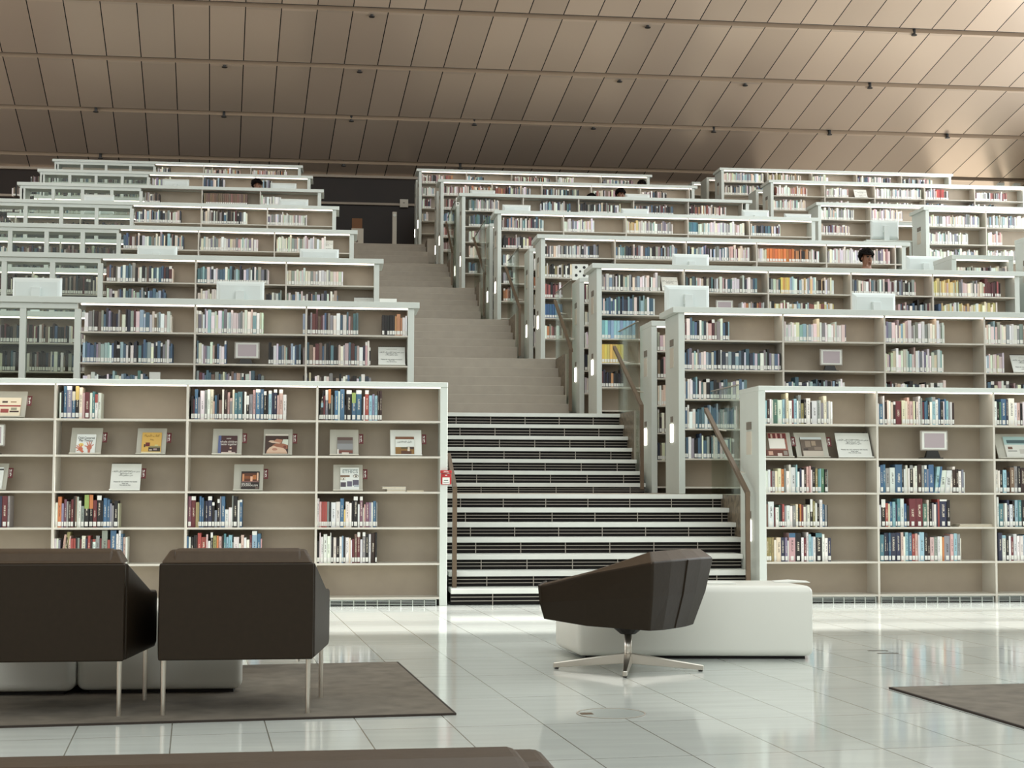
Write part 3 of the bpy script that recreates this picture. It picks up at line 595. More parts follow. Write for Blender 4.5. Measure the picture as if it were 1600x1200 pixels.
# ---------------------------------------------------------------- display stands, faced-out books, tablets and signs on the shelves
def print_mb(rects, w, y0, ox=0, oz=0, h=None):
    mb = MB()
    for k, q in enumerate(rects):
        if len(q) == 2:
            pts, col = q; mb.prism([(ox+x*w, y0, oz+z*h) for x, z in pts], [(ox+x*w, y0-.0006-.0003*k, oz+z*h) for x, z in pts], 0, rgb(*col)); continue
        a, b, c, d, col = q; mb.box(ox+a*w, ox+b*w, y0-.0006-.0003*k, y0, oz+c*h, oz+d*h, 0, rgb(*col))
    return mb
TILT = math.radians(-27)
def stand(px0, px1, row_y, z, label, tagside=True, white=False, kind='display_stand', hh=.30):
    a, b = at(px0, 720, row_y).x, at(px1, 720, row_y).x; w = b-a
    T = thing(kind, label, 'book stand' if kind == 'display_stand' else 'sign', (a, row_y, z), 0, 'book stands on the front row' if kind == 'display_stand' else 'notices about reshelving books')
    def tl(o): o.rotation_euler.x = TILT; return o
    tl(MB().box(0, w, .0, .006, 0, hh).build('back_plate', M_paper if white else M_stand, T, .001))
    tl(MB().box(-.002, w+.002, -.035, .006, -.004, .006).build('ledge', M_paper if white else M_stand, T, .001))
    MB().box(w*.3, w*.7, .10, .105, 0, .2).build('prop', M_stand, T)
    if tagside:
        g = MB(); g.box(w+.004, w+.048, -.002, .0, hh*.46, hh*.83); tg = tl(g.build('tag', M_red, T))
        g = MB()
        for q in range(7): g.box(w+.022+.004*math.sin(q*2.1), w+.031+.003*math.sin(q*1.3), -.003, -.002, hh*(.53+q*.035), hh*(.53+q*.035+.026), 0)
        g.box(w+.009, w+.011, -.003, -.002, hh*.50, hh*.78); g.build('tag_lettering', M_paper, tg)
    return T, w
def faced(T, w, fx0, fx1, fz, label, col, rects, titles=(), thick=.02):
    bx, bw = fx0*w, (fx1-fx0)*w; bh = fz
    o = thing('display_book', label, 'book', T.location, 0, 'books faced out on stands')
    def tl(c): c.rotation_euler.x = TILT; return c
    base = Vector((0, 0, .0065))
    mb = MB(); mb.box(bx, bx+bw, -thick-.001, -.001-thick+.002, .0065, .0065+bh, 0, rgb(*col)); mb.box(bx, bx+bw, -.003, -.001, .0065, .0065+bh, 0, rgb(*col)); mb.box(bx, bx+.002, -thick, -.001, .0065, .0065+bh, 0, rgb(*col))
    tl(mb.build('cover', M_print, o))
    tl(MB().box(bx+.002, bx+bw-.003, -thick+.001, -.003, .009, .003+bh).build('page_block', M_pages, o))
    if rects: tl(print_mb(rects, bw, -thick-.001, bx, .0065, bh).build('cover_print', M_print, o))
    for s, size, fx, fz_, M, sx in titles:
        t = text(s, size, M, o, (0, 0, 0), (PI/2+TILT, 0, 0), sx=sx)
        v = Vector((bx+fx*bw, -thick-.0032, .0065+fz_*bh)); t.location = Matrix.Rotation(TILT, 3, 'X') @ v
    return o
M_inkw = mat('white_ink', rgb(232,228,220), .6); M_inko = mat('orange_ink', rgb(206,120,84), .6); M_inky = mat('brown_ink', rgb(110,78,20), .6); M_inkg = mat('grey_ink', rgb(120,134,132), .6)
ZS = SHELF; YD = YA[1]+.05
WHT, SK = (226,230,226), (196,120,96)
def disc(cx, cz, rx, rz, col, n=14): return ([(cx+rx*math.cos(2*PI*i/n), cz+rz*math.sin(2*PI*i/n)) for i in range(n)], col)
def finger(cx, cz, a, l, w, col): d = (math.cos(a), math.sin(a)); e = (-d[1]*w, d[0]*w); return ([(cx+e[0], cz+e[1]), (cx-e[0], cz-e[1]), (cx+d[0]*l-e[0]*.7, cz+d[1]*l-e[1]*.7), (cx+d[0]*l+e[0]*.7, cz+d[1]*l+e[1]*.7)], col)
def hand(cx, cz, s, col, rot=0): return [disc(cx, cz, .085*s, .075*s, col)]+[finger(cx+.05*s*math.cos(rot+math.radians(150-30*k)), cz+.05*s*math.sin(rot+math.radians(150-30*k)), rot+math.radians((165, 118, 98, 76, 40)[k]), (.12, .15, .165, .15, .12)[k]*s, .017*s, col) for k in range(5)]+[finger(cx, cz-.03*s, rot-PI/2, .14*s, .05*s, col)]
T, w = stand(-8, 37, YD, ZS[0], 'grey book stand with red tag, top shelf at the left edge, front left bookcase')
faced(T, w, .02, .82, .21, 'cream cookery book faced out on the top shelf at the left edge', (228,216,192), [(0,1,.52,.60,(150,50,48)),(.18,.42,.72,.82,(70,50,44)),(.55,.8,.74,.8,(150,120,90)),(.15,.5,.2,.4,(150,70,66)),(.55,.95,.22,.3,(60,40,36)),(.6,.85,.34,.46,(140,140,120))], [('KITCHEN TABLE', .016, .6, .56, M_inkw, 1)] and [])
T, w = stand(108, 157, YD, ZS[1], 'grey book stand with red tag holding the white hand-print therapy book')
faced(T, w, .20, .81, .21, 'white play therapy book with two hand prints on its cover', WHT, [disc(.26,.44,.13,.1,(226,196,110))]+hand(.70, .30, 1.6, (188,112,92))+hand(.26, .22, 1.35, (196,110,84), .8), [('Child Centered', .034, .5, .80, M_ink, .75), ('Play Therapy', .034, .5, .67, M_ink, .75)])
T, w = stand(212, 258, YD, ZS[1], 'grey book stand with red tag holding the yellow book')
faced(T, w, .18, .84, .235, 'yellow book with dark landscape and red-haired figure on its cover', (206,166,84), [(.36,.97,.10,.30,(52,42,30)),(.42,.97,.28,.36,(140,132,92)),(.2,.42,.34,.52,(104,34,28)),(.12,.19,.30,.44,(60,40,28)),(.68,.84,.36,.42,(198,192,130)),(.4,.55,.14,.2,(180,166,150)),(.62,.8,.16,.24,(160,140,140)),(0,1,0,.08,(228,214,170))], [(arabic('كتاب الحياة'), .032, .5, .84, M_inky, 1), (arabic('رواية'), .02, .52, .66, M_inky, 1)])
T, w = stand(331, 377, YD, ZS[1], 'grey book stand with red tag holding the square maroon book')
faced(T, w, .20, .84, .205, 'square maroon book with blue spine and white title faced out', (66,36,38), [(0,.15,0,1,(84,96,140)),(.18,.92,.02,.1,(206,190,180)),(.55,.72,.1,.18,(206,190,180)),(.62,.72,.28,.36,(214,180,160))], [('social', .02, .55, .84, M_inkw, 1), ('whole children', .031, .56, .66, M_inkw, .9), ('better together', .031, .56, .52, M_inkw, .8)])
T, w = stand(411, 456, YD, ZS[1], 'grey book stand with red tag holding the brown photo book')
faced(T, w, .06, .86, .225, 'dark brown photo book with a shallow bowl and hands on its cover', (58,38,30), [(0,1,.92,1,(214,208,196)),([(.72,.52),(1,.44),(1,.74),(.78,.74)],(200,206,192)),([(.06,.06),(.10,.2),(.2,.33),(.34,.41),(.5,.43),(.72,.36),(.9,.22),(.97,.06)],(206,176,152)),([(.3,.44),(.52,.36),(.98,.26),(.98,.46),(.8,.52),(.55,.56)],(150,96,72)),([(.14,.62),(.3,.56),(.62,.52),(.7,.58),(.34,.68),(.2,.68)],(206,180,160)),([(.36,.64),(.7,.55),(.76,.72),(.5,.76)],(176,126,102)),disc(.86,.36,.07,.06,(112,60,48)),disc(.42,.24,.12,.06,(176,128,108)),(.06,.97,.03,.08,(196,160,134))], [('Healing Hands', .02, .5, .86, M_inko, 1.2), ('touch and care', .02, .64, .80, M_inkw, 1)] and [])
T, w = stand(515, 560, YD, ZS[1], 'grey book stand with red tag holding the grey misty book')
faced(T, w, .26, .80, .195, 'grey misty book with red-brown ridge along the bottom of its cover', (120,116,114), [(0,1,.82,1,(92,72,66)),(0,1,.62,.82,(112,108,106)),(0,1,.3,.62,(136,138,140)),(.1,1,.08,.24,(112,62,50)),(.3,.75,.03,.12,(214,206,196)),(0,.1,.02,.3,(220,214,206))])
T, w = stand(610, 659, YD, ZS[1], 'white spiral-bound board on stand with red tag holding the meadow book', white=True)
faced(T, w, .16, .76, .205, 'brown-topped book with a grazing horse in a meadow on its cover', (218,222,216), [(0,1,.86,1,(120,78,54)),(0,1,.04,.42,(134,98,44)),(.3,.85,.04,.22,(84,48,24)),(.6,.98,.3,.44,(62,40,26)),(.64,.76,.2,.42,(216,204,186)),(.3,.66,.34,.4,(70,70,44))], [(arabic('تاهيل المعلمين').replace('x','') if False else arabic('دليل المعلمين'), .026, .5, .72, M_ink, 1)])
def notice(px0, px1, Y, z, label, hh=.30, tagside=False):
    T, w = stand(px0, px1, Y, z, label, tagside, True, 'reshelving_notice', hh)
    g = MB()
    for k in range(26): g.box(w*(.02+k*.037), w*(.035+k*.037), -.001, .008, hh, hh+.012)
    o = g.build('spiral_binding', M_black, T); o.rotation_euler.x = TILT
    for s, fz_, size in ((arabic('يرجى عدم إعادة الكتب إلى الأرفف'), .72, .021), (arabic('بعد استخدامها'), .645, .021), (arabic('نحن سنقوم بذلك'), .58, .021), ('Please do not reshelve the books', .34, .0175), ('after use.', .275, .0175), ('We will do that.', .215, .0175)):
        t = text(s, size, M_ink, T, (0, 0, 0), (PI/2+TILT, 0, 0), name='notice_text', sx=w/.30)
        t.location = Matrix.Rotation(TILT, 3, 'X') @ Vector((w/2, -.002, fz_*hh))
    return T
notice(172, 219, YD, ZS[2], 'white spiral-bound notice with red tag on the third shelf, second bay, front left', tagside=True)
T, w = stand(-30, 10, YD, ZS[2], 'grey book stand with red tag, third shelf at the left edge, mostly cut off')
faced(T, w, .2, .84, .24, 'white book with black band, third shelf at the left edge, mostly cut off', WHT, [(0,1,.86,.93,(40,40,40))])
T, w = stand(365, 411, YD, ZS[2], 'grey book stand with red tag holding the dark sports book')
faced(T, w, .26, .88, .205, 'black sports book with glowing orange players on its cover', (34,24,20), [(.04,.95,.44,.9,(88,48,28)),(.06,.16,.46,.84,(200,140,100)),(.18,.5,.6,.74,(130,74,40)),(.5,.62,.46,.72,(224,176,146)),(.62,.82,.56,.8,(170,104,56)),(.86,.94,.5,.92,(224,188,160)),(.02,.98,.42,.44,(150,110,110)),(.78,.96,.02,.16,(96,80,72))], [('SPORTS', .026, .28, .32, M_inkw, 1), ('JOURNALISM', .026, .48, .23, M_inkw, 1.05)])
T, w = stand(521, 567, YD, ZS[2], 'grey book stand with red tag holding the white ethics book')
faced(T, w, .24, .88, .25, 'white ethics book with drawn eyes on its cover', WHT, [(.12,.92,.9,.93,(168,178,176)),(0,.5,.58,.66,(120,90,70)),(0,.28,.44,.56,(196,190,176)),(.1,.22,.44,.5,(40,34,30)),disc(.82,.62,.15,.075,(60,54,48)),disc(.82,.61,.125,.055,(226,222,212)),disc(.83,.61,.04,.04,(20,18,18)),disc(.17,.49,.11,.04,(226,222,212)),disc(.17,.49,.035,.03,(20,18,18)),(.02,.3,.14,.34,(70,62,74)),(.36,.62,.16,.38,(96,92,110)),(.66,.98,.2,.44,(88,84,100)),(.72,.98,.14,.22,(176,182,190))], [('ETHICS', .05, .52, .81, M_inkg, .95)])
T, w = stand(1193, 1240, YD, ZS[1], 'grey book stand with red tag, leaning, nearest the stairs in the front right bookcase')
faced(T, w, .10, .84, .275, 'patterned maroon book with white rounded title panel faced out', (150,96,80), [(.02,.18,0,1,(96,84,66)),(.2,.98,.74,.98,(104,36,38)),(.3,.38,.78,.96,(196,170,150)),(.52,.6,.76,.98,(196,150,140)),(.74,.82,.78,.97,(190,160,150)),(0,1,0,.28,(96,50,34)),(.1,.3,.06,.22,(190,150,130)),(.5,.7,.02,.14,(206,190,180)),(.78,.95,.06,.24,(140,130,120)),(.18,.9,.34,.76,(226,222,212))], [(arabic('فن القادم').replace(' ', ' '), .05, .54, .56, mat('maroon_ink', rgb(86,40,36), .6), 1)])
T, w = stand(1246, 1296, YD, ZS[1], 'grey book stand with red tag, leaning, beside the patterned maroon book')
faced(T, w, .16, .82, .23, 'brown engraved book with pale torn edge on its cover', (96,82,70), [(0,1,.88,1,(196,204,204)),(.05,1,.0,.3,(186,176,162)),(.2,.45,.5,.8,(140,124,108)),(.5,.7,.56,.8,(150,132,112)),(.6,.95,.34,.5,(126,110,96)),(.1,.3,.34,.42,(60,48,40))])
notice(1311, 1364, YD, ZS[1], 'white leaning notice on the second shelf, front right bookcase beside the stairs')
T, w = stand(1561, 1622, YD, ZS[1], 'large grey book stand at the right edge of the front right bookcase', False)
faced(T, w, .2, .92, .25, 'pale blue-topped drawing book at the right edge, second shelf', (206,206,198), [(0,1,.62,1,(160,188,186)),(.1,.9,.68,.84,(70,92,96)),(.1,.26,.4,.52,(110,80,66)),(.08,.4,.3,.33,(60,58,52)),(.5,.9,.2,.4,(180,176,168))], [('Drawings', .04, .5, .9, M_ink, 1)] and [])
# flat books on shelves
def flat(px0, px1, z, hh, label, col, dy=0):
    a, b = at(px0, 760, YD).x, at(px1, 760, YD).x
    o = thing('flat_book', label, 'book', (a, YD+dy, z), 0, 'books lying flat on the front shelves'); w = b-a
    mb = MB(); mb.box(0, w, 0, .2, 0, .003, 0, rgb(*col)).box(0, w, 0, .2, hh-.003, hh, 0, rgb(*col)).box(w-.003, w, 0, .2, .003, hh-.003, 0, rgb(*col))
    mb.build('cover', M_print, o); MB().box(.004, w-.003, .003, .195, .003, hh-.003).build('page_block', M_pages, o)
flat(604, 634, ZS[2], .026, 'white book lying flat at the bottom of the small pile beside the ethics book', (224,222,214))
flat(597, 634, ZS[2]+.0262, .022, 'white book lying flat on top of the small pile beside the ethics book', (228,228,222))
flat(635, 662, ZS[2], .014, 'thin cream booklet lying flat beside the small pile of white books', (222,212,190))
flat(1497, 1552, ZS[3], .012, 'thin cream book lying flat, lower of two on the fourth shelf, front right', (224,216,196))
flat(1499, 1550, ZS[3]+.0122, .014, 'thin cream book lying flat, upper of two on the fourth shelf, front right', (228,222,206))
# tablets on little stands
def tablet(px0, px1, pyt, pyb, Y, z, label):
    a, b = at(px0, (pyt+pyb)/2, Y), at(px1, (pyt+pyb)/2, Y); zt, zb = at(px0, pyt, Y).z-z, at(px0, pyb, Y).z-z; w = b.x-a.x
    o = thing('tablet_kiosk', label, 'tablet', (a.x, Y, z), 0, 'tablet catalogues on the shelves')
    MB().box(0, w, 0, .025, zb, zt).build('case', M_case, o, .012, 3)
    bz = MB().box(w*.06, w*.94, -.003, .002, zb+.012, zt-.012).build('bezel', M_paper, o, .003)
    MB().box(w*.14, w*.86, -.005, -.002, zb+.03, zt-.03).build('screen', M_screen, bz)
    MB().box(w*.945, w*.965, -.003, 0, (zb+zt)/2-.01, (zb+zt)/2+.01).build('home_button', M_panel, bz)
    MB().prism([(w*.20,0,.012),(w*.72,0,.012),(w*.72,.06,.012),(w*.2,.06,.012)], [(w*.27,.012,zb+.02),(w*.62,.012,zb+.02),(w*.62,.03,zb+.02),(w*.27,.03,zb+.02)]).build('stand_neck', M_black, o)
    MB().box(w*.08, w*.8, -.02, .12, 0, .014).build('stand_base', M_black, o, .004)
tablet(1438, 1481.5, 672.5, 704, YA[1]+.10, ZS[1], 'tablet in grey case on black stand, second shelf, front right bookcase')
tablet(-35, 8, 662, 697, YA[1]+.10, ZS[1], 'tablet cut off at the left edge, second shelf, front left bookcase')
tablet(1281, 1317, 545, 571, YA[2]+.10, LV[2]+ZS[1], 'tablet showing a map-like page, second row, right of the stairs')
tablet(366, 406, 534, 560.5, YA[2]+.10, LV[2]+ZS[1], 'tablet with lilac screen on black stand, second row, left of the stairs')
tablet(1118, 1146, 468.5, 489, YA[3]+.10, LV[3]+ZS[1], 'tablet peeking over the second row cap, third row, right of the stairs')
# notices and cards on the upper rows
notice(590, 632, YA[2]+.05, LV[2]+ZS[1], 'cream notice on the second shelf of the second row, beside the stairs', .26)
notice(1587, 1630, YA[2]+.05, LV[2]+ZS[1], 'leaning notice at the right edge, second shelf of the second row', .26)
notice(551, 583, YA[3]+.05, LV[3]+ZS[1]-.03, 'notice half hidden behind the second row cap, third row, left of stairs', .26)
notice(1036, 1062, YA[3]+.05, LV[3]+ZS[0], 'notice behind the nearest monitor right of the stairs, third row', .26)
notice(494, 517, YA[5]+.05, LV[5]+ZS[0], 'small notice at the stairs end of the fifth row, left of the stairs', .26) if False else notice(494, 517, YA[4]+.05, LV[4]+ZS[0], 'small notice at the stairs end of the fourth row, left of the stairs', .26)
notice(1341, 1361, FB[1][1]+.05, FB[1][2]+ZS[0], 'small leaning notice in the far right block, second bookcase from the top', .26)
def card(px0, px1, pyt, Y, z, label):
    a, b = at(px0, pyt, Y), at(px1, pyt, Y); h = a.z-z
    o = thing('folded_card', label, 'card', (a.x, Y, z), 0, 'white cards standing on the shelves'); w = b.x-a.x
    MB().hexa([(0,0,0),(w,0,0),(w,.004,0),(0,.004,0),(0,.03,h),(w,.03,h),(w,.034,h),(0,.034,h)]).build('front_flap', M_paper, o)
    MB().hexa([(0,.06,0),(w,.06,0),(w,.064,0),(0,.064,0),(0,.034,h),(w,.034,h),(w,.038,h),(0,.038,h)]).build('rear_flap', M_paper, o)
card(233, 250, 581, YA[2]+.06, LV[2]+ZS[2], 'small white card on the third shelf of the second row, left of stairs')
card(1298, 1321, 597, YA[2]+.06, LV[2]+ZS[2], 'small white card on the third shelf of the second row, right of stairs')
card(593, 620, 466, YA[2]+.45, LV[2]+TOP, 'white folded card on the second row cap, beside the stairs')

# ---------------------------------------------------------------- monitors on the rear desks
def monitor(label):
    o = thing('monitor', label, 'monitor', (0,0,0), 0, 'white computer monitors on the desks')
    mb = MB(); ring = lambda y, ix, iz: [(-.30+ix,y,.13+iz),(.30-ix,y,.13+iz),(.30-ix,y,.53-iz),(-.30+ix,y,.53-iz)]
    mb.loft([ring(-.05,.05,.06), ring(-.035,.02,.03), ring(0,0,0), ring(.012,0,0)]); mb.build('shell', M_silver, o, .006)
    MB().box(-.285, .285, .0122, .015, .17, .515).build('display_panel', M_black, o)
    MB().box(-.055, .055, -.13, -.045, .26, .40).build('hinge_block', M_silver, o, .006)
    MB().hexa([(-.055,-.14,.02),(.055,-.14,.02),(.055,-.12,.02),(-.055,-.12,.02),(-.055,-.13,.30),(.055,-.13,.30),(.055,-.115,.30),(-.055,-.115,.30)]).build('stand_arm', M_silver, o, .003)
    MB().box(-.11, .11, -.2, .0, 0, .02).build('stand_foot', M_silver, o, .004)
    return o
MON = [(59,434,2,'far left monitor on the second row desk, in front of glass'),(376,431,2,'large monitor on the second row desk, left of the stairs'),(1073,446,2,'large monitor nearest the stairs, on the second row desk, right side'),(1365,458,2,'monitor in front of yellow books, second row desk, right side'),
 (246,386,3,'monitor on the third row desk, left side, nearer the glass'),(499,390,3,'monitor on the third row desk, left side, nearer the stairs'),(1079,397,3,'monitor on the third row desk, right side, below the red books'),(1443,400,3,'monitor on the third row desk, right side, beside the person'),
 (459,311,5,'monitor on the fifth row desk, left side, nearer the stairs'),(155,304,5,'monitor on the fifth row desk, left side, in front of glass'),(807,320,5,'monitor on the fifth row desk, right side, first from the stairs'),(992,326,5,'monitor on the fifth row desk, right side, second from the stairs'),(1180,328,5,'monitor on the fifth row desk, right side, third from the stairs'),
 (275,280,6,'monitor on the sixth row desk, left side, nearer the glass'),(443,286,6,'monitor on the sixth row desk, left side, nearer the stairs'),(754,297,6,'monitor on the sixth row desk, right side, first from the stairs'),(996,303,6,'monitor on the sixth row desk, right side, second from the stairs'),(1246,334,5,'monitor on the fifth row desk, right side, last before the far block')]
m0 = None
for (x, yt, i, lb) in MON:
    p = at(x, yt, YB[i]+.35); loc = (p.x, YB[i]+.35, LV[i]+TOP)
    if m0 is None: m0 = monitor(lb); m0.location = loc; r = m0
    else: r = dup(m0, loc, 0, lb)
    dz = p.z-.53-loc[2]
    if dz < 0 and dz > -.45:                              # lower stands where the photo shows less of the screen
        for c in r.children:
            if c.name.split('.')[0] in ('shell', 'display_panel', 'hinge_block'): c.location.z = max(dz, -.11)
p = at(1390, 335, 29.6); r = dup(m0, (p.x, 29.9, p.z-.53), 0, 'monitor among the far right block, behind the fourth row end')
q = MB().box(-.5, .5, -.3, .3, -.03, 0).build('desk_top', M_white, None, .004, loc=(p.x, 29.9, p.z-.53)); 
D = thing('desk', 'small white desk under the monitor of the far right block', 'desk', (p.x, 29.9, p.z-.53)); q.parent = D; q.location = (0, 0, 0)
for sx in (-.45, .45):
    for sy in (-.25, .25): MB().box(sx-.02, sx+.02, sy-.02, sy+.02, -(p.z-.53-LV[5]), -.03).build('leg', M_white, D)
# square white panels with five round marks, standing on two case ends
for (x0, x1, y0, y1, i, nm) in ((894, 919, 413, 436, 3, 'third'), (712, 726, 309, 327, 6, 'sixth')):
    a, b = at(x0, y1, YB[i]+.3), at(x1, y0, YB[i]+.3); w, h = b.x-a.x, b.z-(LV[i]+TOP)
    o = thing('dotted_sign', f'small white sign with five black circles on the {nm} row case end', 'sign', (a.x, YB[i]+.3, LV[i]+TOP), 0, 'white signs with black circles')
    MB().box(0, w, 0, .02, 0, h).build('board', M_paper, o, .004)
    z0 = h-w*.95
    for fx, fz in ((.25,.25),(.75,.25),(.5,.5),(.25,.75),(.75,.75)):
        r = w*(.09 if fx != .5 else .07)
        MB().tube((w*fx, .001, z0+w*fz), (w*fx, -.004, z0+w*fz), r, n=20).build('round_mark', M_black, o)
# red sign on the end of the front left bookcase
a, b = at(688.5, 757, YA[1]), at(705, 735, YA[1]); w, h = b.x-a.x, b.z-a.z
o = thing('wall_sign', 'small red sign with white panel on the end of the front left bookcase', 'sign', (a.x, YA[1]-.002, a.z))
MB().box(0, w, -.018, 0, 0, h*.76).build('holder', M_redsign, o, .006); MB().box(-.004, w+.004, -.024, 0, h*.80, h).build('header', M_redsign, o, .004)
np_ = MB().box(w*.16, w*.84, -.021, -.017, h*.04, h*.50).build('notice_panel', M_paper, o)
g = MB(); g.box(w*.3, w*.7, -.0225, -.021, h*.28, h*.32).box(w*.25, w*.75, -.0225, -.021, h*.12, h*.15); g.build('print', M_ink, np_)
g = MB(); g.box(w*.2, w*.8, -.0255, -.024, h*.86, h*.885).box(w*.3, w*.7, -.0255, -.024, h*.92, h*.945).box(w*.4, w*.6, -.0195, -.018, h*.62, h*.68); g.build('header_print', M_paper, o)

# things on the top landing
a, b = at(613, 380, 43.0), at(620, 331, 43.0)
o = thing('access_post', 'tall slim white post with round reader at the top of the stairs', 'post', (a.x, 43.0, LV[8]))
w = b.x-a.x; MB().box(0, w, 0, .12, 0, b.z-LV[8]).build('column', M_panel, o, .004); MB().tube((w/2, 0, b.z-LV[8]-.10), (w/2, -.02, b.z-LV[8]-.10), .045, n=20).build('reader', M_paper, o)
a, b = at(549, 380, 42.6), at(568, 357, 42.6); w = b.x-a.x
o = thing('white_cabinet', 'small white cabinet with round emblem at the top of the stairs', 'cabinet', (a.x, 42.6, LV[8]))
MB().box(0, w, 0, .35, 0, max(.4, b.z-LV[8])).build('body', M_panel, o, .005); MB().tube((w*.45, 0, .32), (w*.45, -.006, .32), .035, n=18).build('emblem', M_plate, o)
hz = max(.4, b.z-LV[8]); a2 = at(550, 341, 42.7)
o = thing('brown_box', 'brown cardboard box standing on the white cabinet atop the stairs', 'box', (at(550,350,42.7).x, 42.7, LV[8]+hz))
MB().box(0, at(566,350,42.7).x-at(550,350,42.7).x, 0, .2, 0, a2.z-LV[8]-hz).build('carton', mat('cardboard', rgb(122,82,52), .7), o, .004)
a, b = at(625, 323, 46.6), at(638, 311, 46.6)
o = thing('wall_sign', 'small beige square sign on the dark rear wall above the stairs', 'sign', (a.x, 46.68, a.z))
MB().box(0, b.x-a.x, -.02, .02, 0, b.z-a.z).build('plate', M_panel, o); MB().box((b.x-a.x)*.35, (b.x-a.x)*.6, -.024, -.02, (b.z-a.z)*.5, (b.z-a.z)*.6).build('mark', M_plate, o)
# sprinkler heads along the ceiling joints
SPK = [(351,100),(581,21),(562,108),(150,170),(350,178),(549,185),(741,191),(1012,38),(1428,50),(968,123),(1164,129),(1359,133),(927,197),(1115,202),(1296,206),(1480,211),(537,255),(157,243),(719,259)]
sp0 = None
for k, (x, y) in enumerate(SPK):
    d = ray(x, y); t = (P0-CAM).dot(NV)/d.dot(NV); q = CAM+d*t+NV*.05
    band = 'lowest' if y > 230 else ('third' if y > 160 else ('second' if y > 90 else 'top'))
    nn = sum(1 for (xx, yy) in SPK if xx <= x and (('lowest' if yy > 230 else ('third' if yy > 160 else ('second' if yy > 90 else 'top'))) == band))
    lb = f'small dark sprinkler on the ceiling, {ORD[nn]} from left along the {band} visible joint'
    if sp0 is None:
        sp0 = thing('sprinkler', lb, 'sprinkler', q, 0, 'ceiling sprinklers'); MB().tube((0,0,.12), (0,0,-.03), .04, n=10).build('stem', M_black, sp0); MB().tube((0,0,-.03), (0,0,-.05), .075, n=12).build('deflector', M_black, sp0)
    else: dup(sp0, q, 0, lb)

# ---------------------------------------------------------------- lounge furniture
def armchair(label, loc, rotz, group):
    o = thing('armchair', label, 'armchair', loc, rotz, group)
    w = .397; Z0, Z1, ZF = .285, .785, .60; FL_ = .085
    def slab(pts, x0, x1): return MB().prism([(x0, y, z) for y, z in pts], [(x1, y, z) for y, z in pts])
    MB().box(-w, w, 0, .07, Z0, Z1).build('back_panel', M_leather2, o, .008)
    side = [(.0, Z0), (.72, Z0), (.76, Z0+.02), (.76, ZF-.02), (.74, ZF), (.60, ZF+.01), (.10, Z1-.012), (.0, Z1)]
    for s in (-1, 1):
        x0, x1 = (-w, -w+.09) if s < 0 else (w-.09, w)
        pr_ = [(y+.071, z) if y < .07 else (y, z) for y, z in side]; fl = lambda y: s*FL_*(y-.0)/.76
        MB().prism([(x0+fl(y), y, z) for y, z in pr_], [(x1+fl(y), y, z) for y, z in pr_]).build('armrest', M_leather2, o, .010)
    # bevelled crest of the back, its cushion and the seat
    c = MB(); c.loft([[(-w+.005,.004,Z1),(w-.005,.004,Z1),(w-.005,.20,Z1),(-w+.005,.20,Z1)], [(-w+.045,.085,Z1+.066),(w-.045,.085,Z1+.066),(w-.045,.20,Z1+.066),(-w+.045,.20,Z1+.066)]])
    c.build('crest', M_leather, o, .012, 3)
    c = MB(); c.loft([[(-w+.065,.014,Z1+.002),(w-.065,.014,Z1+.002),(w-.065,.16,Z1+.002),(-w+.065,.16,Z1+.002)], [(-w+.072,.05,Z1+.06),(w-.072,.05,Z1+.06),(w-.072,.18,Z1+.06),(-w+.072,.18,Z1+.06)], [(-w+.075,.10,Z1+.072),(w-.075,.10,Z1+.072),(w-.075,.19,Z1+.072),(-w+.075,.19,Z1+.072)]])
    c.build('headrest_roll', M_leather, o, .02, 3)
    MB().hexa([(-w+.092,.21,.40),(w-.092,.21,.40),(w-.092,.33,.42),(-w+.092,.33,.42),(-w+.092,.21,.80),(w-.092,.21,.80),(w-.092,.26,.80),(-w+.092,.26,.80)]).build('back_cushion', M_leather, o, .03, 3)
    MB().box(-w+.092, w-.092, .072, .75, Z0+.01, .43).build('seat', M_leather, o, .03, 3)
    for sx in (-1, 1):
        for y in (.05, .62): MB().tube((sx*(w-.03+FL_*y/.76), y, 0), (sx*(w-.03+FL_*y/.76), y, Z0+.01), .012, .013, 14).build('leg', M_steel, o)
    return o
GA = 'brown leather armchairs with steel legs'
p1, p2 = atz(484, 1116, 0), atz(250, 1119, 0)
cx = (p1.x+p2.x)/2
ch = armchair('brown leather armchair seen from behind, whole, in front of the white bench pair', (cx+.004, 8.10, .012), 0, GA)
dup(ch, (cx+.004-.968, 8.09, .012), 0, 'brown leather armchair seen from behind, cut off by the left edge')
ch3 = dup(ch, (-.10, 1.93, 0), math.radians(1.0), 'nearest brown leather armchair, only its crest along the bottom edge'); ch3.scale = (1.12, 1, 1.0)
# a third chair's legs show beyond: low steel-legged stool hidden behind the armchair
q = atz(474, 1052, 0); q2 = atz(452, 1037, 0)
st = thing('leather_stool', 'low leather stool behind the whole armchair, only its thin steel legs show', 'stool', (q.x-.24, (q.y+q2.y)/2, .012), math.radians(8))
MB().box(-.26, .26, -.26, .26, .36, .47).build('seat', M_leather2, st, .03, 3)
for sx in (-.235, .235):
    for sy in (-.25, .25): MB().tube((sx, sy, 0), (sx, sy, .365), .011, n=12).build('leg', M_steel, st)
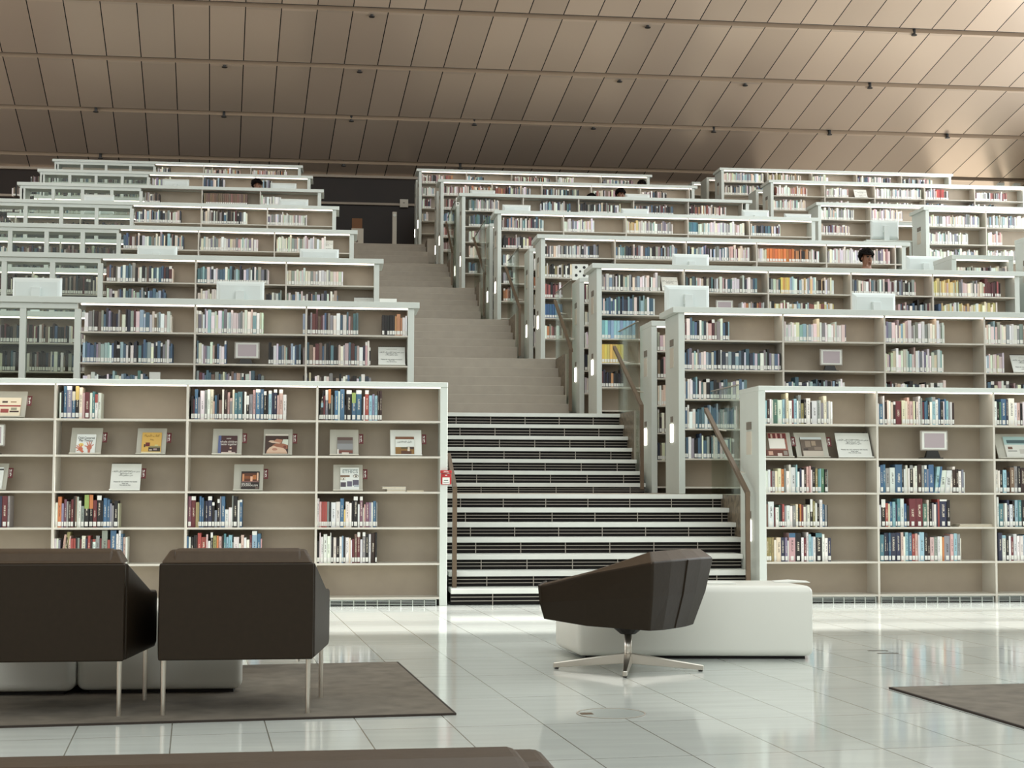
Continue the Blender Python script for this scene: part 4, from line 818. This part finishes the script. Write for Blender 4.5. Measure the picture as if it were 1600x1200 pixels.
# rugs
def rug(label, c, ang, w, d, nx, ny):
    o = thing('rug', label, 'rug', (c[0], c[1], 0), ang, 'taupe rugs on the tiled floor')
    MB().box(min(0, nx*w), max(0, nx*w), min(0, ny*d), max(0, ny*d), .001, .012).build('pile', M_rug, o, .004)
    e = .012; x0, x1, y0, y1 = min(0, nx*w), max(0, nx*w), min(0, ny*d), max(0, ny*d); g = MB()
    for a in ((x0-e, x1+e, y0-e, y0), (x0-e, x1+e, y1, y1+e), (x0-e, x0, y0, y1), (x1, x1+e, y0, y1)): g.box(*a, .0, .011)
    g.build('binding', M_rugedge, o); return o
q = atz(709, 1114, .01); rug('taupe rug under the armchairs and white bench pair', (q.x, q.y), math.radians(5), 3.4, 2.32, -1, 1)
q = atz(1393, 1074, .01); rug('taupe rug running out at the right edge of the floor', (q.x, q.y), math.radians(5), 3.0, 2.6, 1, -1)
# white benches
def bench(label, loc, rotz, L, D, h=.51, group='white rounded benches', sh=0):
    o = thing('bench', label, 'bench', loc, rotz, group)
    b = MB().hexa([(0,0,.02),(L,0,.02),(L+sh,D,.02),(sh,D,.02),(0,0,h),(L,0,h),(L+sh,D,h),(sh,D,h)]).build('block', M_bench, o, .05, 5); b.data.polygons.foreach_set('use_smooth', [True]*6)
    MB().box(.06, L-.06, .06, D-.06, 0, .03).build('plinth', M_void, o)
    return o
a, b = atz(902, 1030, 0), atz(1274, 1031, 0)
ang = math.atan2(b.y-a.y, b.x-a.x)
bench('long white rounded bench behind the swivel chair', (a.x, a.y, 0), ang, (b-a).length, .62, sh=-.14)
a, b = atz(118, 1089, 0), atz(388, 1085, 0); ang = math.atan2(b.y-a.y, b.x-a.x)
bench('white rounded bench on the rug behind the whole armchair', (a.x+.006, a.y, .012), -.02, (b-a).length-.035, .6, .50, sh=-.1)
bench('white rounded bench on the rug behind the cut-off armchair', (a.x-1.37, a.y-.02, .012), -.01, 1.365, .6, .50)
q = atz(1205, 909, .51); q2 = atz(1250, 909, .51)
o = thing('magazine', 'thin open magazine lying on the far corner of the long white bench', 'magazine', (q.x, q.y-.1, .511), -.15)
MB().hexa([(0,0,0),(.12,0,0),(.12,.2,0),(0,.2,0),(0,0,.002),(.12,0,.010),(.12,.2,.010),(0,.2,.002)]).build('left_page', M_paper, o); MB().hexa([(.12,0,0),(.25,0,0),(.25,.2,0),(.12,.2,0),(.12,0,.010),(.25,0,.002),(.25,.2,.002),(.12,.2,.010)]).build('right_page', M_paper, o)
q = atz(1100, 911, .51)
o = thing('magazine', 'thin closed magazine on the long white bench beside the swivel chair back', 'magazine', (q.x, q.y-.12, .511), -.1)
MB().box(0, .2, 0, .22, 0, .006).build('pages', M_paper, o)

# swivel lounge chair
SW = Vector((1.94, 9.9, 0)); TH = math.radians(138)          # direction the chair faces
def swivel():
    o = thing('swivel_chair', 'dark brown leather swivel chair with steel four-star base before the long bench', 'chair', SW, 0)
    fx = Vector((math.cos(TH), math.sin(TH), 0)); fy = Vector((-math.sin(TH), math.cos(TH), 0))
    L = lambda x, y, z: fx*x+fy*y+Vector((0, 0, z))
    # outer shell: half profile stations from arm tip round the back; (x, y) at foot and head, with heights
    foot = [(.42,.36,.335),(.10,.345,.305),(-.33,.29,.295),(-.345,.15,.29),(-.35,0,.29)]
    head = [(.43,.405,.55),(.06,.42,.64),(-.42,.40,.728),(-.44,.20,.732),(-.447,0,.732)]
    ft = foot+[(x, -y, z) for x, y, z in foot[-2::-1]]; hd = head+[(x, -y, z) for x, y, z in head[-2::-1]]
    n = len(ft); mb = MB()
    inn = lambda p, k: (p[0]*(1 if p[0] > .3 else .84) if abs(p[0]) > .2 else p[0], p[1]*k, p[2])
    hi = [inn((x, y, z+(.068 if x < -.3 else .02)), .80) for x, y, z in hd]; lo = [inn((x*.8, y, .40), .78) for x, y, z in hd]
    mid = [((a[0]+b[0])/2-(.0 if a[0] > 0 else .012), (a[1]+b[1])/2*1.03, (a[2]*.5+b[2]*.5)) for a, b in zip(ft, hd)]
    G = [[L(*p) for p in r] for r in (ft, mid, hd, hi, lo)]
    base = len(mb.v)
    for r in G: mb.v += [tuple(p) for p in r]
    for a in range(4):
        for i in range(n-1): mb.f.append((base+a*n+i, base+a*n+i+1, base+(a+1)*n+i+1, base+(a+1)*n+i))
    for e in (0, n-1): mb.f.append(tuple(base+a*n+e for a in range(5))[::(1 if e else -1)])
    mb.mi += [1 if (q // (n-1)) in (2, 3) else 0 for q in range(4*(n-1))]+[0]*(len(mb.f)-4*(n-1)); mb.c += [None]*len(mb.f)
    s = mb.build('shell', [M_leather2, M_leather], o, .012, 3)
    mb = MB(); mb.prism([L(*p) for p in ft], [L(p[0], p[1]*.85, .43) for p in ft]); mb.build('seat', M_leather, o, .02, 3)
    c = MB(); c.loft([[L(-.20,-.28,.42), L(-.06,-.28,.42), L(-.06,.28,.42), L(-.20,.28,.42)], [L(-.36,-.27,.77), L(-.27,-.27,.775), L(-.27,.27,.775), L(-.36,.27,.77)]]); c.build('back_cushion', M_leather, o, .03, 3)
    seam = MB()
    for sg in (.0,):
        a, b = Vector(L(-.352,.15*sg,.292)), Vector(L(-.449,.20*sg,.73)); m_ = Vector(L(-.4125,.18*sg,.511)); 
        seam.tube(a, m_, .005, n=6); seam.tube(m_, b, .005, n=6)
    seam.build('piping', M_leather2, o)
    MB().tube((0,0,.235), (0,0,.30), .05, .13, 16).build('seat_mount', M_black, o)
    c = MB(); c.tube((0,0,.05), (0,0,.235), .026, .024, 20); c.build('column', M_steel, o, 0, smooth=True)
    for k in range(4):
        an = math.radians(-14+90*k); d = Vector((math.cos(an), math.sin(an), 0)); e = Vector((-d.y, d.x, 0)); r = .49 if k % 2 == 0 else .40
        f = MB(); f.loft([[e*-.03+Vector((0,0,.045)), e*.03+Vector((0,0,.045)), e*.026+Vector((0,0,.115)), e*-.026+Vector((0,0,.115))], [d*r+e*-.014+Vector((0,0,.008)), d*r+e*.014+Vector((0,0,.008)), d*r+e*.013+Vector((0,0,.040)), d*r+e*-.013+Vector((0,0,.040))]])
        f.build('foot', M_steel, o, .004); f2 = MB(); f2.tube(d*(r-.02), d*(r-.02)+Vector((0,0,.012)), .014, n=12); f2.build('glide', M_black, o)
swivel()

# flush covers in the floor
q = atz(955, 1115, 0)
o = thing('floor_outlet', 'round flush outlet cover in the floor before the swivel chair', 'floor outlet', (q.x, q.y, 0))
g = MB(); rr = lambda r, z: [(r*math.cos(2*PI*i/40), r*math.sin(2*PI*i/40), z) for i in range(40)]
g.loft([rr(.185,.001), rr(.185,.003), rr(.176,.003), rr(.176,.001)], caps=False); g.build('ring', M_bar, o)
MB().prism(rr(.174,.0005), rr(.174,.0015)).build('lid', mat('lid_tile', rgb(186,192,187), .09), o); MB().box(-.165, -.10, -.03, .03, .0016, .003).build('cable_flap', M_bronze, o)
for (x0, x1, y, nm) in ((1356, 1387, 1017, 'farther'), (1371, 1403, 1021, 'nearer')):
    a, b = atz(x0, y, 0), atz(x1, y, 0)
    o = thing('floor_slot', f'slim dark slot in the floor behind the rug edge, {nm} of two', 'floor slot', (a.x, a.y, 0), math.atan2(b.y-a.y, b.x-a.x), 'slots in the floor')
    MB().box(0, (b-a).length, -.014, .014, .0005, .003).build('slot_frame', M_plate, o); MB().box(.005, (b-a).length-.005, -.006, .006, .003, .0035).build('slot_opening', M_void, o)

# ---------------------------------------------------------------- people behind the rows
def person(label, loc, rotz):
    o = thing('person', label, 'person', loc, rotz, 'people among the upper rows')
    def skin(name, pts, edges, rads, M, sub=2):
        me = bpy.data.meshes.new(name); me.from_pydata(pts, edges, []); ob = bpy.data.objects.new(name, me); COL.objects.link(ob); ob.parent = o
        sk = ob.modifiers.new('skin', 'SKIN'); sk.use_smooth_shade = True
        for v, r in zip(me.skin_vertices[0].data, rads): v.radius = (r, r) if not isinstance(r, tuple) else r
        me.skin_vertices[0].data[0].use_root = True
        s = ob.modifiers.new('sub', 'SUBSURF'); s.levels = s.render_levels = sub; me.materials.append(M); return ob
    pts = [(0,0,.98),(0,0,1.15),(0,.01,1.32),(0,.01,1.44),(0,.0,1.53),(0,-.005,1.60),(0,0,1.68),(0,.005,1.755),(0,-.075,1.615),(0,-.05,1.575)]
    ed = [(0,1),(1,2),(2,3),(3,4),(4,5),(5,6),(6,7),(5,8),(5,9)]; rd = [(.16,.12),(.14,.11),(.17,.12),(.10,.08),.056,(.074,.085),(.080,.098),(.058,.07),.016,.03]
    for s in (-1, 1):
        k = len(pts); pts += [(s*.19,.01,1.40),(s*.25,.0,1.14),(s*.26,-.06,.90),(s*.26,-.08,.84)]; ed += [(3,k),(k,k+1),(k+1,k+2),(k+2,k+3)]; rd += [.065,.048,.033,.036]
        for j in range(4):
            f = len(pts); pts += [(s*.26,-.055-.02*j,.77),(s*.255,-.06-.02*j,.74+.006*abs(j-1))]; ed += [(k+3,f),(f,f+1)]; rd += [.010,.008]
        f = len(pts); pts += [(s*.245,-.125,.81),(s*.24,-.14,.77)]; ed += [(k+3,f),(f,f+1)]; rd += [.011,.009]
        k = len(pts); pts += [(s*.10,0,.88),(s*.11,-.01,.50),(s*.11,.01,.09),(s*.12,-.12,.035)]; ed += [(0,k),(k,k+1),(k+1,k+2),(k+2,k+3)]; rd += [.095,.062,.045,.04]
    skin('body', pts, ed, rd, M_skin)
    skin('shirt', [(0,0,.93),(0,0,1.15),(0,.01,1.32),(0,.01,1.44),(0,.005,1.475),(.19,.01,1.40),(.25,0,1.14),(-.19,.01,1.40),(-.25,0,1.14)], [(0,1),(1,2),(2,3),(3,4),(3,5),(5,6),(3,7),(7,8)], [(.19,.15),(.165,.135),(.195,.145),(.12,.10),.075,.08,.064,.08,.064], M_shirt)
    skin('trousers', [(0,0,.96),(.10,0,.86),(.11,-.01,.50),(.11,.01,.10),(-.10,0,.86),(-.11,-.01,.50),(-.11,.01,.10)], [(0,1),(1,2),(2,3),(0,4),(4,5),(5,6)], [(.17,.14),.11,.08,.07,.11,.08,.07], M_shirt)
    # hair: a cap over crown, sides and nape, leaving the face clear
    bm = bmesh.new(); bmesh.ops.create_uvsphere(bm, u_segments=28, v_segments=18, radius=1)
    rnd = random.Random(3)
    for v in bm.verts:
        x, y, z = v.co; k = 1+.085*rnd.uniform(-1, 1)
        v.co = Vector((x*.122*k, .016+y*.134*k, 1.715+z*.120*k))
    bmesh.ops.delete(bm, geom=[v for v in bm.verts if (v.co.y < -.035 and v.co.z < 1.712) or v.co.z < 1.61 or (v.co.y < .02 and v.co.z < 1.66)], context='VERTS')
    me = bpy.data.meshes.new('hair'); bm.to_mesh(me); bm.free(); me.materials.append(M_hair); h = bpy.data.objects.new('hair', me); COL.objects.link(h); h.parent = o
    s = h.modifiers.new('thick', 'SOLIDIFY'); s.thickness = .02
    for s in (-1, 1):
        c = MB(); c.box(s*.034-.013, s*.034+.013, -.100, -.086, 1.662, 1.670); ey = c.build('eye', M_plate, o, .004)
        c = MB(); c.box(s*.034-.006, s*.034+.007, -.104, -.098, 1.661, 1.671); c.build('pupil', M_black, ey, .003)
        c = MB(); c.box(s*.036-.020, s*.036+.022, -.106, -.086, 1.680, 1.692); c.build('eyebrow', M_hair, o, .003)
        c = MB(); c.box(s*.084-.008, s*.084+.008, -.01, .022, 1.635, 1.69); c.build('ear', M_skin, o, .007, 3)
    MB().box(-.024, .024, -.087, -.076, 1.583, 1.593).build('mouth', mat('lips', rgb(96,52,46), .5), o, .004)
    MB().prism([(-.016,-.075,1.612),(.016,-.075,1.612),(0,-.115,1.616)], [(-.009,-.08,1.675),(.009,-.08,1.675),(0,-.09,1.678)]).build('nose', M_skin, o, .005, 3)
    return o
p = at(1354, 388, 25.0)
pr = person('dark-haired person standing between the third and fourth rows, face showing', (p.x, 25.0, LV[4]), math.radians(12)); sc = (p.z-LV[4])/1.828; pr.scale = (sc, sc, sc)
for (x, yt, Y, i, lb) in ((402, 279, 36.6, 7, 'person left of the stairs behind the sixth row, only dark hair showing'), (970, 294, 36.6, 7, 'person right of the stairs behind the sixth row, face turned to the monitor'), (925, 302, 36.9, 7, 'person behind the sixth row right of the stairs, just the crown of the head showing'), (1003, 281, 40.6, 8, 'person behind the seventh row right of the stairs, dark hair showing')):
    p = at(x, yt, Y); r = dup(pr, (p.x, Y, LV[i]), math.radians(random.uniform(-40, 60)), lb); sc = (p.z-LV[i])/1.828; r.scale = (sc, sc, sc)
